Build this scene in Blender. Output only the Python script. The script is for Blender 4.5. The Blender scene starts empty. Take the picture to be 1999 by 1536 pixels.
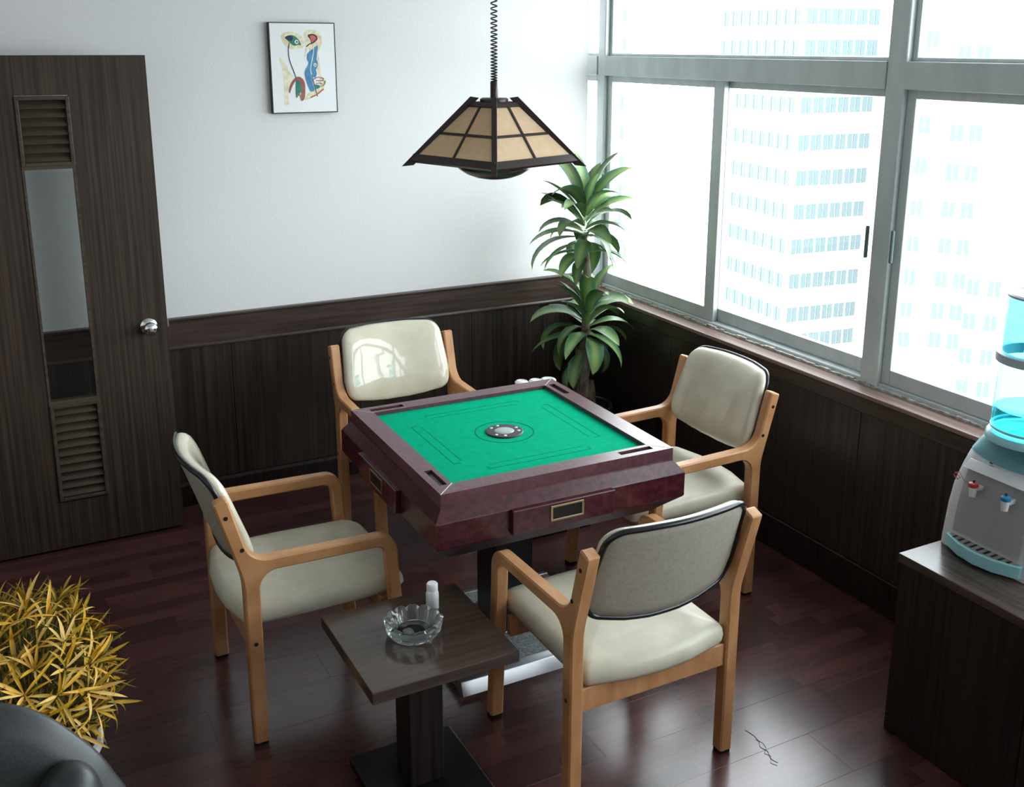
import bpy, bmesh, math, random
from mathutils import Vector, Matrix
random.seed(7)
R = math.radians
sc = bpy.context.scene
COL = sc.collection

# ------------------------------------------------------------------ camera
F, PX, PY, W, H = 2042.469, 1013.69, 619.15, 1999.0, 1536.0
cam_d = bpy.data.cameras.new('camera'); cam = bpy.data.objects.new('camera', cam_d); COL.objects.link(cam)
cam_d.sensor_fit = 'HORIZONTAL'; cam_d.sensor_width = 36.0
cam_d.lens = F / W * 36.0
cam_d.shift_x = (W / 2 - PX) / W
cam_d.shift_y = (PY - H / 2) / W
cam_d.clip_start = 0.05; cam_d.clip_end = 1000
yaw, pitch, roll = -0.4897, -0.2536, 0.0029
fw = Vector((-math.sin(yaw) * math.cos(pitch), math.cos(yaw) * math.cos(pitch), math.sin(pitch)))
rt = Vector((math.cos(yaw), math.sin(yaw), 0)); up = rt.cross(fw)
rr = rt * math.cos(roll) + up * math.sin(roll); uu = -rt * math.sin(roll) + up * math.cos(roll)
m3 = Matrix((rr, uu, -fw)).transposed()
cam.matrix_world = Matrix.Translation((-2.8841, -4.6721, 2.0587)) @ m3.to_4x4()
sc.camera = cam

# ------------------------------------------------------------------ world: bright even overcast sky
SKY = 9.0
world = bpy.data.worlds.new('overcast_sky'); sc.world = world; world.use_nodes = True
bg = world.node_tree.nodes['Background']
bg.inputs['Color'].default_value = (0.90, 0.96, 1.0, 1); bg.inputs['Strength'].default_value = SKY
# portals only: they emit nothing, they guide sky sampling through the window openings
for k in range(3):
    ld = bpy.data.lights.new('window_portal', 'AREA'); ld.shape = 'RECTANGLE'; ld.size = 1.9; ld.size_y = 1.76
    ld.cycles.is_portal = True
    lo = bpy.data.objects.new('window_portal', ld); COL.objects.link(lo)
    lo.location = (0.19, -1.0 - 1.93 * k, 1.72); lo.rotation_euler = (R(90), 0, R(90))
vs = sc.view_settings
vs.view_transform = 'Standard'; vs.look = 'None'; vs.exposure = 0.0; vs.gamma = 1.0; vs.use_curve_mapping = False
sc.cycles.use_denoising = True
sc.cycles.max_bounces = 12; sc.cycles.diffuse_bounces = 6; sc.cycles.glossy_bounces = 5
sc.cycles.transmission_bounces = 10; sc.cycles.transparent_max_bounces = 16
sc.cycles.sample_clamp_indirect = 8.0; sc.cycles.caustics_refractive = False; sc.cycles.caustics_reflective = False

# ------------------------------------------------------------------ materials
MATS = {}
def mat(name, col, rough=0.5, spec=0.5, metal=0.0, coat=0.0, coat_rough=0.1, trans=0.0, ior=1.45, sheen=0.0):
    m = bpy.data.materials.new(name); m.use_nodes = True
    b = m.node_tree.nodes['Principled BSDF']
    b.inputs['Base Color'].default_value = (*col, 1); b.inputs['Roughness'].default_value = rough
    b.inputs['Specular IOR Level'].default_value = spec; b.inputs['Metallic'].default_value = metal
    b.inputs['Coat Weight'].default_value = coat; b.inputs['Coat Roughness'].default_value = coat_rough
    b.inputs['Transmission Weight'].default_value = trans; b.inputs['IOR'].default_value = ior
    b.inputs['Sheen Weight'].default_value = sheen
    MATS[name] = m
    return m
def nd(m, t, **kw):
    n = m.node_tree.nodes.new(t)
    for k, v in kw.items(): setattr(n, k, v)
    return n
def lk(m, a, b): m.node_tree.links.new(a, b)
def bsdf(m): return m.node_tree.nodes['Principled BSDF']
def grain(m, c1, c2, scale=(60, 60, 3), nscale=1.0, detail=4, bump=0.0, ramp=(0.35, 0.65), coords='Object', rand=0.0):
    """colour from stretched noise (wood grain, mottling) with optional fine relief"""
    tc = nd(m, 'ShaderNodeTexCoord'); mp = nd(m, 'ShaderNodeMapping'); mp.inputs['Scale'].default_value = scale
    lk(m, tc.outputs[coords], mp.inputs['Vector'])
    nz = nd(m, 'ShaderNodeTexNoise'); nz.inputs['Scale'].default_value = nscale; nz.inputs['Detail'].default_value = detail
    if rand:
        oi = nd(m, 'ShaderNodeObjectInfo'); ad = nd(m, 'ShaderNodeVectorMath', operation='ADD'); ml = nd(m, 'ShaderNodeMath', operation='MULTIPLY')
        ml.inputs[1].default_value = 37.0
        lk(m, oi.outputs['Random'], ml.inputs[0]); lk(m, mp.outputs['Vector'], ad.inputs[0]); lk(m, ml.outputs[0], ad.inputs[1]); lk(m, ad.outputs[0], nz.inputs['Vector'])
    else:
        lk(m, mp.outputs['Vector'], nz.inputs['Vector'])
    rp = nd(m, 'ShaderNodeValToRGB'); rp.color_ramp.elements[0].position = ramp[0]; rp.color_ramp.elements[1].position = ramp[1]
    rp.color_ramp.elements[0].color = (*c1, 1); rp.color_ramp.elements[1].color = (*c2, 1)
    lk(m, nz.outputs['Fac'], rp.inputs['Fac']); lk(m, rp.outputs['Color'], bsdf(m).inputs['Base Color'])
    if bump:
        bp = nd(m, 'ShaderNodeBump'); bp.inputs['Strength'].default_value = bump; bp.inputs['Distance'].default_value = 0.002
        lk(m, nz.outputs['Fac'], bp.inputs['Height']); lk(m, bp.outputs['Normal'], bsdf(m).inputs['Normal'])
    return rp
m = mat('wallpaper', (.8, .8, .8), .8, .2); grain(m, (.735, .73, .725), (.79, .785, .78), (14, 14, 60), 6, 5, .25)
m = mat('ceiling_paint', (.8, .8, .8), .9, .2); grain(m, (.77, .77, .76), (.8, .8, .79), (3, 3, 3), 2)
m = mat('wainscot_wood', (.05, .035, .03), .36, .45); grain(m, (.012, .009, .0075), (.046, .034, .027), (70, 70, 1.6), 1.0, 5, .1, (.3, .72), rand=1)
m = mat('rail_wood', (.06, .04, .03), .30, .5); grain(m, (.030, .019, .015), (.075, .049, .039), (3, 3, 60), 1.0, 5, .08, (.3, .72))
m = mat('rail_wood_side', (.06, .04, .03), .33, .5); grain(m, (.022, .014, .011), (.055, .036, .028), (60, 3, 60), 1.0, 5, .08, (.3, .72))
m = mat('door_wood', (.06, .045, .035), .45, .35); grain(m, (.020, .0130, .0095), (.080, .054, .039), (85, 85, 1.4), 1.0, 5, .1, (.3, .74))
m = mat('louver_wood', (.07, .05, .035), .4, .4); grain(m, (.05, .034, .024), (.095, .067, .047), (2, 60, 60), 1.0, 4)
m = mat('cabinet_wood', (.05, .035, .03), .4, .25); grain(m, (.009, .0068, .0058), (.026, .019, .0155), (70, 70, 1.6), 1.0, 5, .08)
m = mat('cabinet_top_wood', (.06, .04, .035), .22, .5); grain(m, (.035, .024, .020), (.07, .05, .042), (60, 2, 60), 1.0, 5)
m = mat('side_table_wood', (.06, .045, .035), .13, .5); grain(m, (.045, .030, .022), (.066, .045, .034), (2.5, 70, 70), 1.0, 5, .05)
m = mat('chair_wood', (.6, .32, .16), .38, .45); grain(m, (.44, .200, .080), (.60, .315, .145), (9, 30, 9), 1.0, 4, .03, (.3, .7))
m = mat('burgundy_laminate', (.07, .015, .02), .28, .6); grain(m, (.032, .005, .009), (.092, .017, .024), (45, 45, 45), 1.0, 5, 0, (.35, .7))
m = mat('rim_laminate', (.10, .03, .04), .30, .6); grain(m, (.085, .030, .040), (.125, .050, .060), (60, 60, 60), 1.0, 4, 0)
m = mat('felt', (.0, .42, .22), .95, .04); grain(m, (.000, .345, .178), (.001, .385, .205), (14, 14, 14), 3.0, 10, .15, (.35, .68))
mat('felt_groove', (.0, .10, .05), .9, .1)
m = mat('vinyl', (.66, .62, .50), .33, .5, coat=1.0, coat_rough=.03); grain(m, (.60, .555, .42), (.66, .615, .48), (6, 6, 6), 2.0, 4, .02)
m = mat('vinyl_seat', (.68, .65, .54), .42, .45, coat=.15, coat_rough=.25); grain(m, (.60, .565, .445), (.67, .635, .51), (7, 7, 7), 2.0, 4, .03)
m = mat('vinyl_back_shaded', (.5, .47, .39), .55, .4); grain(m, (.36, .335, .27), (.42, .39, .315), (30, 30, 30), 3.0, 5, .06)  # cream vinyl of the chair backs, shade put into its darker colour
mat('black_piping', (.012, .013, .016), .22, .6)
mat('black_paint', (.008, .008, .008), .35, .4)
mat('rubber', (.01, .01, .01), .7, .2)
mat('bolt_dark', (.03, .025, .02), .4, .5, metal=.6)
m = mat('chrome', (.82, .83, .84), .12, .5, metal=1.0)
mat('brass', (.42, .33, .20), .38, .5, metal=1.0)
mat('dome_grey', (.36, .40, .40), .12, .6)
mat('steel', (.62, .64, .66), .30, .5, metal=1.0)
m = mat('tread_grey', (.16, .17, .17), .45, .5); grain(m, (.09, .10, .10), (.22, .24, .24), (120, 120, 120), 1.0, 3, .3)
m = mat('aluminium', (.55, .6, .6), .42, .5, metal=.25); grain(m, (.50, .55, .55), (.58, .63, .63), (8, 8, 2), 1.5, 5)
mat('gasket', (.12, .16, .16), .6, .3)
m = mat('sill_wood', (.2, .13, .1), .32, .5); grain(m, (.15, .095, .08), (.24, .16, .135), (40, 1.5, 40), 1.0, 5, .05)
m = mat('mortar', (.45, .44, .41), .9, .1); grain(m, (.25, .24, .22), (.55, .54, .50), (25, 25, 25), 1.5, 6, .6)
mat('lamp_wood', (.022, .010, .009), .28, .6)
m = mat('lamp_paper', (.75, .5, .32), .7, .2); grain(m, (.84, .65, .43), (.92, .75, .54), (18, 18, 18), 2.5, 7, .05)
tl = nd(m, 'ShaderNodeBsdfTranslucent'); tl.inputs['Color'].default_value = (.95, .76, .53, 1); ms = nd(m, 'ShaderNodeMixShader'); ms.inputs[0].default_value = .45
ou = m.node_tree.nodes['Material Output']; lk(m, bsdf(m).outputs[0], ms.inputs[1]); lk(m, tl.outputs[0], ms.inputs[2]); lk(m, ms.outputs[0], ou.inputs['Surface'])
m = mat('lamp_dome', (.03, .018, .016), .25, .5)
m = mat('leaf', (.1, .3, .08), .38, .5)
tc = nd(m, 'ShaderNodeTexCoord'); sx = nd(m, 'ShaderNodeSeparateXYZ'); lk(m, tc.outputs['Object'], sx.inputs[0])
ab = nd(m, 'ShaderNodeMath', operation='ABSOLUTE'); lk(m, sx.outputs['Y'], ab.inputs[0])
rp = nd(m, 'ShaderNodeValToRGB'); rp.color_ramp.elements[0].position = .005; rp.color_ramp.elements[1].position = .024
rp.color_ramp.elements[0].color = (.24, .36, .12, 1); rp.color_ramp.elements[1].color = (.075, .18, .085, 1)
oi = nd(m, 'ShaderNodeObjectInfo'); hs = nd(m, 'ShaderNodeHueSaturation'); mr = nd(m, 'ShaderNodeMapRange'); mr.inputs['To Min'].default_value = .6; mr.inputs['To Max'].default_value = 1.35
lk(m, oi.outputs['Random'], mr.inputs['Value']); lk(m, mr.outputs[0], hs.inputs['Value']); lk(m, ab.outputs[0], rp.inputs['Fac']); lk(m, rp.outputs['Color'], hs.inputs['Color']); lk(m, hs.outputs['Color'], bsdf(m).inputs['Base Color'])
m = mat('bark', (.2, .16, .12), .85, .2); grain(m, (.10, .080, .062), (.30, .255, .20), (26, 26, 7), 1.5, 6, .8)
m = mat('soil', (.03, .022, .016), .95, .1); grain(m, (.015, .011, .008), (.07, .055, .04), (60, 60, 60), 1.5, 4, .9)
mat('pot_glaze', (.03, .032, .033), .3, .5)
mat('pot_white', (.72, .72, .76), .35, .5)
m = mat('yellow_leaf', (.6, .35, .03), .5, .4)
oi = nd(m, 'ShaderNodeObjectInfo'); ge = nd(m, 'ShaderNodeTexNoise'); ge.inputs['Scale'].default_value = 22
tc = nd(m, 'ShaderNodeTexCoord'); lk(m, tc.outputs['Object'], ge.inputs['Vector'])
ad = nd(m, 'ShaderNodeMath', operation='ADD'); lk(m, oi.outputs['Random'], ad.inputs[0]); lk(m, ge.outputs['Fac'], ad.inputs[1])
ml = nd(m, 'ShaderNodeMath', operation='MULTIPLY'); ml.inputs[1].default_value = .62; lk(m, ad.outputs[0], ml.inputs[0])
rp = nd(m, 'ShaderNodeValToRGB'); e = rp.color_ramp.elements; e[0].position = .22; e[0].color = (.20, .17, .03, 1); e[1].position = .85; e[1].color = (.85, .58, .17, 1)
ee = e.new(.42); ee.color = (.60, .36, .02, 1); ee = e.new(.62); ee.color = (.82, .42, .02, 1)
lk(m, ml.outputs[0], rp.inputs['Fac']); lk(m, rp.outputs['Color'], bsdf(m).inputs['Base Color'])
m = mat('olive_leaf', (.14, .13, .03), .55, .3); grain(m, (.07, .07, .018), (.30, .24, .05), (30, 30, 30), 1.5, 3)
m = mat('black_leather', (.02, .021, .022), .38, .5); grain(m, (.022, .025, .026), (.032, .036, .037), (60, 60, 60), 3.0, 5, .12)
mat('black_plastic', (.015, .015, .016), .4, .5)
m = mat('dispenser_white', (.62, .62, .63), .35, .5)
m = mat('dispenser_blue', (.30, .60, .66), .3, .5)
mat('dispenser_panel', (.56, .56, .57), .4, .5)
m = mat('drip_grid', (.25, .27, .26), .5, .4)
mat('tap_red', (.42, .03, .035), .35, .5); mat('tap_blue', (.03, .20, .38), .35, .5); mat('tap_white', (.72, .72, .72), .35, .5)
mat('print_dark', (.06, .07, .09), .6, .2); mat('print_red', (.35, .06, .06), .6, .2)
mat('bottle_band', (.45, .46, .52), .35, .5)
mat('white_plastic', (.82, .83, .84), .3, .5)
mat('white_ceramic', (.80, .81, .81), .15, .6)
m = mat('clear_glass', (.93, .985, .975), .02, .5, trans=1.0, ior=1.5)
tl = nd(m, 'ShaderNodeBsdfTranslucent'); tl.inputs['Color'].default_value = (.86, .95, .94, 1); ms = nd(m, 'ShaderNodeMixShader'); ms.inputs[0].default_value = .10
ou = m.node_tree.nodes['Material Output']; lk(m, bsdf(m).outputs[0], ms.inputs[1]); lk(m, tl.outputs[0], ms.inputs[2]); lk(m, ms.outputs[0], ou.inputs['Surface'])
mat('hair', (.01, .009, .009), .5, .3)
m = mat('facade', (.78, .78, .78), .9, .1); grain(m, (.75, .76, .76), (.80, .80, .80), (.2, .2, .2), 1.0, 3)
m = mat('far_pane', (.115, .155, .160), .6, .2)
m = mat('asphalt', (.3, .3, .3), .9, .1); grain(m, (.26, .27, .27), (.36, .36, .36), (.05, .05, .05), 1.0, 4)
def thin_glass(name, tint, glossy_col=(1, 1, 1), rough=0.0, base=0.04):
    """a pane: mostly transparent, with a fresnel reflection"""
    m = bpy.data.materials.new(name); m.use_nodes = True; nt = m.node_tree; nt.nodes.clear()
    out = nt.nodes.new('ShaderNodeOutputMaterial'); mx = nt.nodes.new('ShaderNodeMixShader'); tr = nt.nodes.new('ShaderNodeBsdfTransparent')
    gl = nt.nodes.new('ShaderNodeBsdfGlossy'); lw = nt.nodes.new('ShaderNodeLayerWeight'); lw.inputs['Blend'].default_value = .5
    pw = nt.nodes.new('ShaderNodeMath'); pw.operation = 'POWER'; pw.inputs[1].default_value = 5.0; nt.links.new(lw.outputs['Facing'], pw.inputs[0])
    fr = nt.nodes.new('ShaderNodeMath'); fr.operation = 'MULTIPLY_ADD'; fr.inputs[1].default_value = .7; fr.inputs[2].default_value = base * .6; nt.links.new(pw.outputs[0], fr.inputs[0])
    tr.inputs['Color'].default_value = (*tint, 1); gl.inputs['Color'].default_value = (*glossy_col, 1); gl.inputs['Roughness'].default_value = rough
    nt.links.new(fr.outputs[0], mx.inputs[0]); nt.links.new(tr.outputs[0], mx.inputs[1]); nt.links.new(gl.outputs[0], mx.inputs[2]); nt.links.new(mx.outputs[0], out.inputs[0])
    MATS[name] = m; return m
thin_glass('window_glass', (.985, 1, 1))
thin_glass('door_glass', (.90, .93, .92))
thin_glass('bottle_plastic', (.30, .82, .88), rough=.05)
thin_glass('bottle_clear', (.47, .88, .92), rough=.05)
thin_glass('bottle_water', (.50, .92, .96), rough=.02)
# laminate floor: three printed strips on every board
m = mat('laminate', (.06, .025, .022), .27, 1.0)
tc = nd(m, 'ShaderNodeTexCoord'); sx = nd(m, 'ShaderNodeSeparateXYZ'); lk(m, tc.outputs['Object'], sx.inputs[0]); oi = nd(m, 'ShaderNodeObjectInfo')
def mth(op, a, b=None):
    n = nd(m, 'ShaderNodeMath', operation=op)
    for i, v in enumerate((a, b)):
        if v is None: continue
        if isinstance(v, (int, float)): n.inputs[i].default_value = v
        else: lk(m, v, n.inputs[i])
    return n.outputs[0]
row = mth('FLOOR', mth('DIVIDE', mth('ADD', sx.outputs['Y'], .0975), .065))
off = mth('MULTIPLY', row, .37)
seg = mth('FLOOR', mth('ADD', mth('DIVIDE', sx.outputs['X'], .41), mth('ADD', off, mth('MULTIPLY', oi.outputs['Random'], 3.0))))
cb = nd(m, 'ShaderNodeCombineXYZ'); lk(m, row, cb.inputs[0]); lk(m, seg, cb.inputs[1]); lk(m, mth('MULTIPLY', oi.outputs['Random'], 91.0), cb.inputs[2])
wn = nd(m, 'ShaderNodeTexWhiteNoise'); lk(m, cb.outputs[0], wn.inputs['Vector'])
mp = nd(m, 'ShaderNodeMapping'); mp.inputs['Scale'].default_value = (4, 90, 1); lk(m, tc.outputs['Object'], mp.inputs['Vector'])
va = nd(m, 'ShaderNodeVectorMath', operation='ADD'); lk(m, mp.outputs[0], va.inputs[0]); lk(m, wn.outputs['Color'], va.inputs[1])
nz = nd(m, 'ShaderNodeTexNoise'); nz.inputs['Scale'].default_value = 1.0; nz.inputs['Detail'].default_value = 5; lk(m, va.outputs[0], nz.inputs['Vector'])
fac = mth('ADD', mth('MULTIPLY', wn.outputs['Value'], .55), mth('MULTIPLY', nz.outputs['Fac'], .55))
rp = nd(m, 'ShaderNodeValToRGB'); e = rp.color_ramp.elements; e[0].position = .2; e[0].color = (.040, .0150, .0150, 1); e[1].position = .9; e[1].color = (.098, .036, .034, 1)
lk(m, fac, rp.inputs['Fac']); lk(m, rp.outputs['Color'], bsdf(m).inputs['Base Color'])
n2 = nd(m, 'ShaderNodeTexNoise'); n2.inputs['Scale'].default_value = 3.0; n2.inputs['Detail'].default_value = 3; lk(m, tc.outputs['Object'], n2.inputs['Vector'])
mr = nd(m, 'ShaderNodeMapRange'); mr.inputs['To Min'].default_value = .21; mr.inputs['To Max'].default_value = .25; lk(m, n2.outputs['Fac'], mr.inputs['Value']); lk(m, mr.outputs[0], bsdf(m).inputs['Roughness'])

# ------------------------------------------------------------------ helpers
def link(name, data, parent=None, loc=None, rot=None):
    o = bpy.data.objects.new(name, data); COL.objects.link(o)
    if parent is not None: o.parent = parent
    if loc is not None: o.location = loc
    if rot is not None: o.rotation_euler = rot
    return o
def mesh_of(name, bm, material, smooth=None):
    bmesh.ops.recalc_face_normals(bm, faces=bm.faces[:])
    me = bpy.data.meshes.new(name); bm.to_mesh(me); bm.free()
    me.materials.append(MATS[material])
    if smooth:
        me.polygons.foreach_set('use_smooth', [True] * len(me.polygons))
        me.set_sharp_from_angle(angle=R(smooth))
    return me
def obj(name, bm, material, parent=None, smooth=None, loc=None, rot=None):
    return link(name, mesh_of(name, bm, material, smooth), parent, loc, rot)
def tag(o, label, cat, group=None, kind=None):
    o['label'] = label; o['category'] = cat
    if group: o['group'] = group
    if kind: o['kind'] = kind
    return o
def thing(name, label, cat, loc=(0, 0, 0), rz=0.0, group=None, kind=None):
    o = link(name, None, None, loc, (0, 0, rz)); o.empty_display_size = .1
    return tag(o, label, cat, group, kind)
def box(x0, x1, y0, y1, z0, z1, bevel=0.0, seg=2, bm=None):
    own = bm is None
    bm = bm or bmesh.new()
    r = bmesh.ops.create_cube(bm, size=1.0)
    vs = r['verts']
    for v in vs:
        v.co = Vector((x0 + (v.co.x + .5) * (x1 - x0), y0 + (v.co.y + .5) * (y1 - y0), z0 + (v.co.z + .5) * (z1 - z0)))
    if bevel:
        es = {e for v in vs for e in v.link_edges}
        bmesh.ops.bevel(bm, geom=list(es), offset=bevel, segments=seg, profile=.5, affect='EDGES')
    return bm
def lathe(prof, seg=32, bm=None, loc=(0, 0, 0), cap=True):
    bm = bm or bmesh.new(); L = Vector(loc); rings = []
    for r, z in prof:
        if r < 1e-6: rings.append([bm.verts.new(L + Vector((0, 0, z)))])
        else: rings.append([bm.verts.new(L + Vector((r * math.cos(2 * math.pi * i / seg), r * math.sin(2 * math.pi * i / seg), z))) for i in range(seg)])
    for a, b in zip(rings, rings[1:]):
        for i in range(seg):
            j = (i + 1) % seg
            if len(a) == 1 and len(b) == 1: continue
            if len(a) == 1: bm.faces.new((a[0], b[i], b[j]))
            elif len(b) == 1: bm.faces.new((a[i], a[j], b[0]))
            else: bm.faces.new((a[i], a[j], b[j], b[i]))
    if cap:
        for rg in (rings[0], rings[-1]):
            if len(rg) > 2: bm.faces.new(rg)
    return bm
def tube(path, rad, seg=8, bm=None, closed=False, cap=True):
    bm = bm or bmesh.new(); P = [Vector(p) for p in path]; n = len(P); rings = []
    nrm = None
    for i, p in enumerate(P):
        a = P[i - 1] if (i > 0 or closed) else P[i]; c = P[(i + 1) % n] if (i < n - 1 or closed) else P[i]
        t = (c - a).normalized()
        if nrm is None:
            nrm = t.orthogonal().normalized()
        else:
            nrm = (nrm - t * nrm.dot(t)).normalized()
        bn = t.cross(nrm); r = rad[i] if isinstance(rad, (list, tuple)) else rad
        rings.append([bm.verts.new(p + (nrm * math.cos(2 * math.pi * k / seg) + bn * math.sin(2 * math.pi * k / seg)) * r) for k in range(seg)])
    prs = list(zip(rings, rings[1:]))
    for a, b in prs:
        for k in range(seg): bm.faces.new((a[k], a[(k + 1) % seg], b[(k + 1) % seg], b[k]))
    if closed:
        a, b = rings[-1], rings[0]
        best = min(range(seg), key=lambda s: (a[0].co - b[s].co).length)
        for k in range(seg): bm.faces.new((a[k], a[(k + 1) % seg], b[(k + 1 + best) % seg], b[(k + best) % seg]))
    elif cap:
        bm.faces.new(rings[0]); bm.faces.new(rings[-1])
    return bm
def fillet(pts, n=6):
    out = []; N = len(pts)
    for i in range(N):
        p = Vector(pts[i][:2]); r = pts[i][2] if len(pts[i]) > 2 else 0
        if r <= 0: out.append(p); continue
        a = Vector(pts[i - 1][:2]) - p; b = Vector(pts[(i + 1) % N][:2]) - p
        la, lb = a.length, b.length; a.normalize(); b.normalize()
        ang = a.angle(b); d = min(r / math.tan(ang / 2), la * .49, lb * .49); rr_ = d * math.tan(ang / 2)
        c = p + (a + b).normalized() * (rr_ / math.sin(ang / 2))
        s = p + a * d - c; e = p + b * d - c
        a0 = math.atan2(s.y, s.x); da = (math.atan2(e.y, e.x) - a0 + math.pi) % (2 * math.pi) - math.pi
        for k in range(n + 1):
            t = a0 + da * k / n; out.append(c + Vector((math.cos(t), math.sin(t))) * rr_)
    return out
def slab(outline, y0, y1, c=0.0, lock=(), to3=lambda p, y: (p.x, y, p.y), bm=None):
    """extrude a 2D outline between y0 and y1 with chamfered rims; outline points at heights in lock are not inset vertically"""
    bm = bm or bmesh.new(); N = len(outline)
    area = sum(outline[i - 1].x * outline[i].y - outline[i].x * outline[i - 1].y for i in range(N))
    sg = 1 if area > 0 else -1
    ins = []
    for i in range(N):
        p = outline[i]; d1 = (p - outline[i - 1]).normalized(); d2 = (outline[(i + 1) % N] - p).normalized()
        n1 = Vector((-d1.y, d1.x)) * sg; n2 = Vector((-d2.y, d2.x)) * sg; nn = (n1 + n2)
        nn = nn / max(nn.length_squared / 2, .3) if nn.length > 1e-6 else n1
        q = p + nn * c
        if any(abs(p.y - z) < 1e-5 for z in lock): q = Vector((q.x, p.y))
        ins.append(q)
    layers = [(ins, y0), (outline, y0 + c), (outline, y1 - c), (ins, y1)] if c else [(outline, y0), (outline, y1)]
    rings = [[bm.verts.new(to3(p, y)) for p in pl] for pl, y in layers]
    for a, b in zip(rings, rings[1:]):
        for i in range(N): bm.faces.new((a[i], a[(i + 1) % N], b[(i + 1) % N], b[i]))
    bm.faces.new(rings[0]); bm.faces.new(rings[-1])
    return bm
def copy_tree(o, parent=None):
    c = o.copy(); COL.objects.link(c); c.parent = parent
    for ch in list(o.children): copy_tree(ch, c)
    return c
def struct(name, bm, material, label, cat, parent=None, smooth=None):
    return tag(obj(name, bm, material, parent, smooth), label, cat, kind='structure')

# ------------------------------------------------------------------ room shell
XL, YF, ZC = -4.4, -6.6, 2.75
floor = struct('floor', box(XL, 0.0, YF, 0.9, -.10, -.009), 'soil', 'reddish brown laminate floor laid in strip boards', 'floor')
full = {}
def board(x0, x1, y0, y1):
    w = x1 - x0; h = y1 - y0; key = (round(w, 3), round(h, 3))
    if key not in full:
        bmx = box(-w / 2 + .0002, w / 2 - .0002, -h / 2 + .0002, h / 2 - .0002, -.009, 0, 0)
        top = [e for e in bmx.edges if all(v.co.z > -.001 for v in e.verts)]
        bmesh.ops.bevel(bmx, geom=top, offset=.0004, segments=1, affect='EDGES')
        full[key] = mesh_of('plank', bmx, 'laminate')
    link('plank', full[key], floor, ((x0 + x1) / 2, (y0 + y1) / 2, 0))
BW, BL = .195, 1.21
y = 0.9; i = 0
while y > YF + .01:
    y0 = max(y - BW, YF); x = XL - [0.0, .41, .82, .2, .61, 1.02][i % 6]
    while x < -.001:
        a, b_ = max(x, XL), min(x + BL, 0.0)
        if b_ - a > .01: board(a, b_, y0, y)
        x += BL
    y = y0; i += 1
struct('ceiling', box(XL, .25, YF, .9, ZC, ZC + .1), 'ceiling_paint', 'plain white painted ceiling overhead', 'ceiling')
# back partition, ends just short of the window wall
bm = box(-3.02, 0, 0, .10, 0, ZC); box(-3.85, -3.02, 0, .10, 2.09, ZC, bm=bm); box(XL, -3.85, 0, .10, 0, ZC, bm=bm)
wall_back = struct('wall_back', bm, 'wallpaper', 'white textured back wall above dark wood wainscot', 'wall')
x = -.075; k = 0
edges = [-.012]
while edges[-1] > -3.0: edges.append(max(-.678 - .606 * (len(edges) - 1), -3.02))
for a, b_ in zip(edges[1:], edges):
    if b_ - a > .02: obj('wainscot_panel', box(a + .0012, b_ - .0012, -.018, 0, .115, .752, .0015, 1), 'wainscot_wood', wall_back)
bm = slab(fillet([(0, .748), (-.026, .748, .004), (-.026, .757, .004), (-.022, .765), (-.022, .878), (-.030, .882, .003), (-.030, .892, .003), (0, .892)], 3), -3.02, -.012, to3=lambda p, y: (y, p.x, p.y))
struct('trim_1', bm, 'rail_wood', 'wide brown rail capping the wainscot on the white wall', 'trim')
bm = slab(fillet([(0, 0), (-.03, 0), (-.03, .100, .004), (-.022, .114, .004), (0, .114)], 3), -3.02, -.012, to3=lambda p, y: (y, p.x, p.y))
struct('baseboard_back', bm, 'cabinet_wood', 'dark wooden baseboard along the back wall', 'baseboard')
# window wall
bm = box(0, .26, YF, .9, -.1, .80)
wall_right = struct('wall_right', bm, 'mortar', 'dark panelled wall under the long window band', 'wall')
ys = [-.02]
while ys[-1] > YF: ys.append(max(-.82 - .596 * (len(ys) - 1), YF))
for a, b_ in zip(ys[1:], ys):
    if b_ - a > .02: obj('wainscot_panel', box(-.018, 0, a + .0012, b_ - .0012, .14, .742, .0015, 1), 'wainscot_wood', wall_right)
struct('trim_2', box(-.024, 0, YF, 0, .740, .799, .003, 1), 'rail_wood_side', 'dark wooden rail directly under the window sill', 'trim')
bm = box(-.030, .062, YF, .0, .799, .817, .004, 2)
struct('trim_3', bm, 'sill_wood', 'reddish brown wooden sill board under the windows', 'sill')
bm = bmesh.new()
random.seed(3)
for k in range(220):   # uneven mortar bead between sill board and frame
    yy = -.03 * k; box(.050, .078 + random.uniform(-.004, .006), yy - .032, yy, .81, .823 + random.uniform(0, .007), bm=bm)
struct('trim_4', bm, 'mortar', 'crumbling grey mortar bead between sill and window frame', 'mortar')
struct('baseboard_right', box(-.03, 0, YF, -.03, 0, .14, .004, 1), 'cabinet_wood', 'dark wooden baseboard below the windows', 'baseboard')
struct('wall_right_head', box(0, .26, YF, .9, 2.60, ZC), 'wallpaper', 'white wall strip above the window band', 'wall')
bm = box(XL - .1, XL, YF, .9, 0, ZC); struct('wall_left', bm, 'wallpaper', 'white wall on the left side of the room', 'wall')
bm = box(XL, .26, YF - .1, YF, 0, ZC); struct('wall_front', bm, 'wallpaper', 'white wall opposite the painting', 'wall')
bm = box(XL, .26, .9, 1.0, 0, ZC); struct('wall_corridor', bm, 'wallpaper', 'white wall of the space behind the partition', 'wall')

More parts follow.
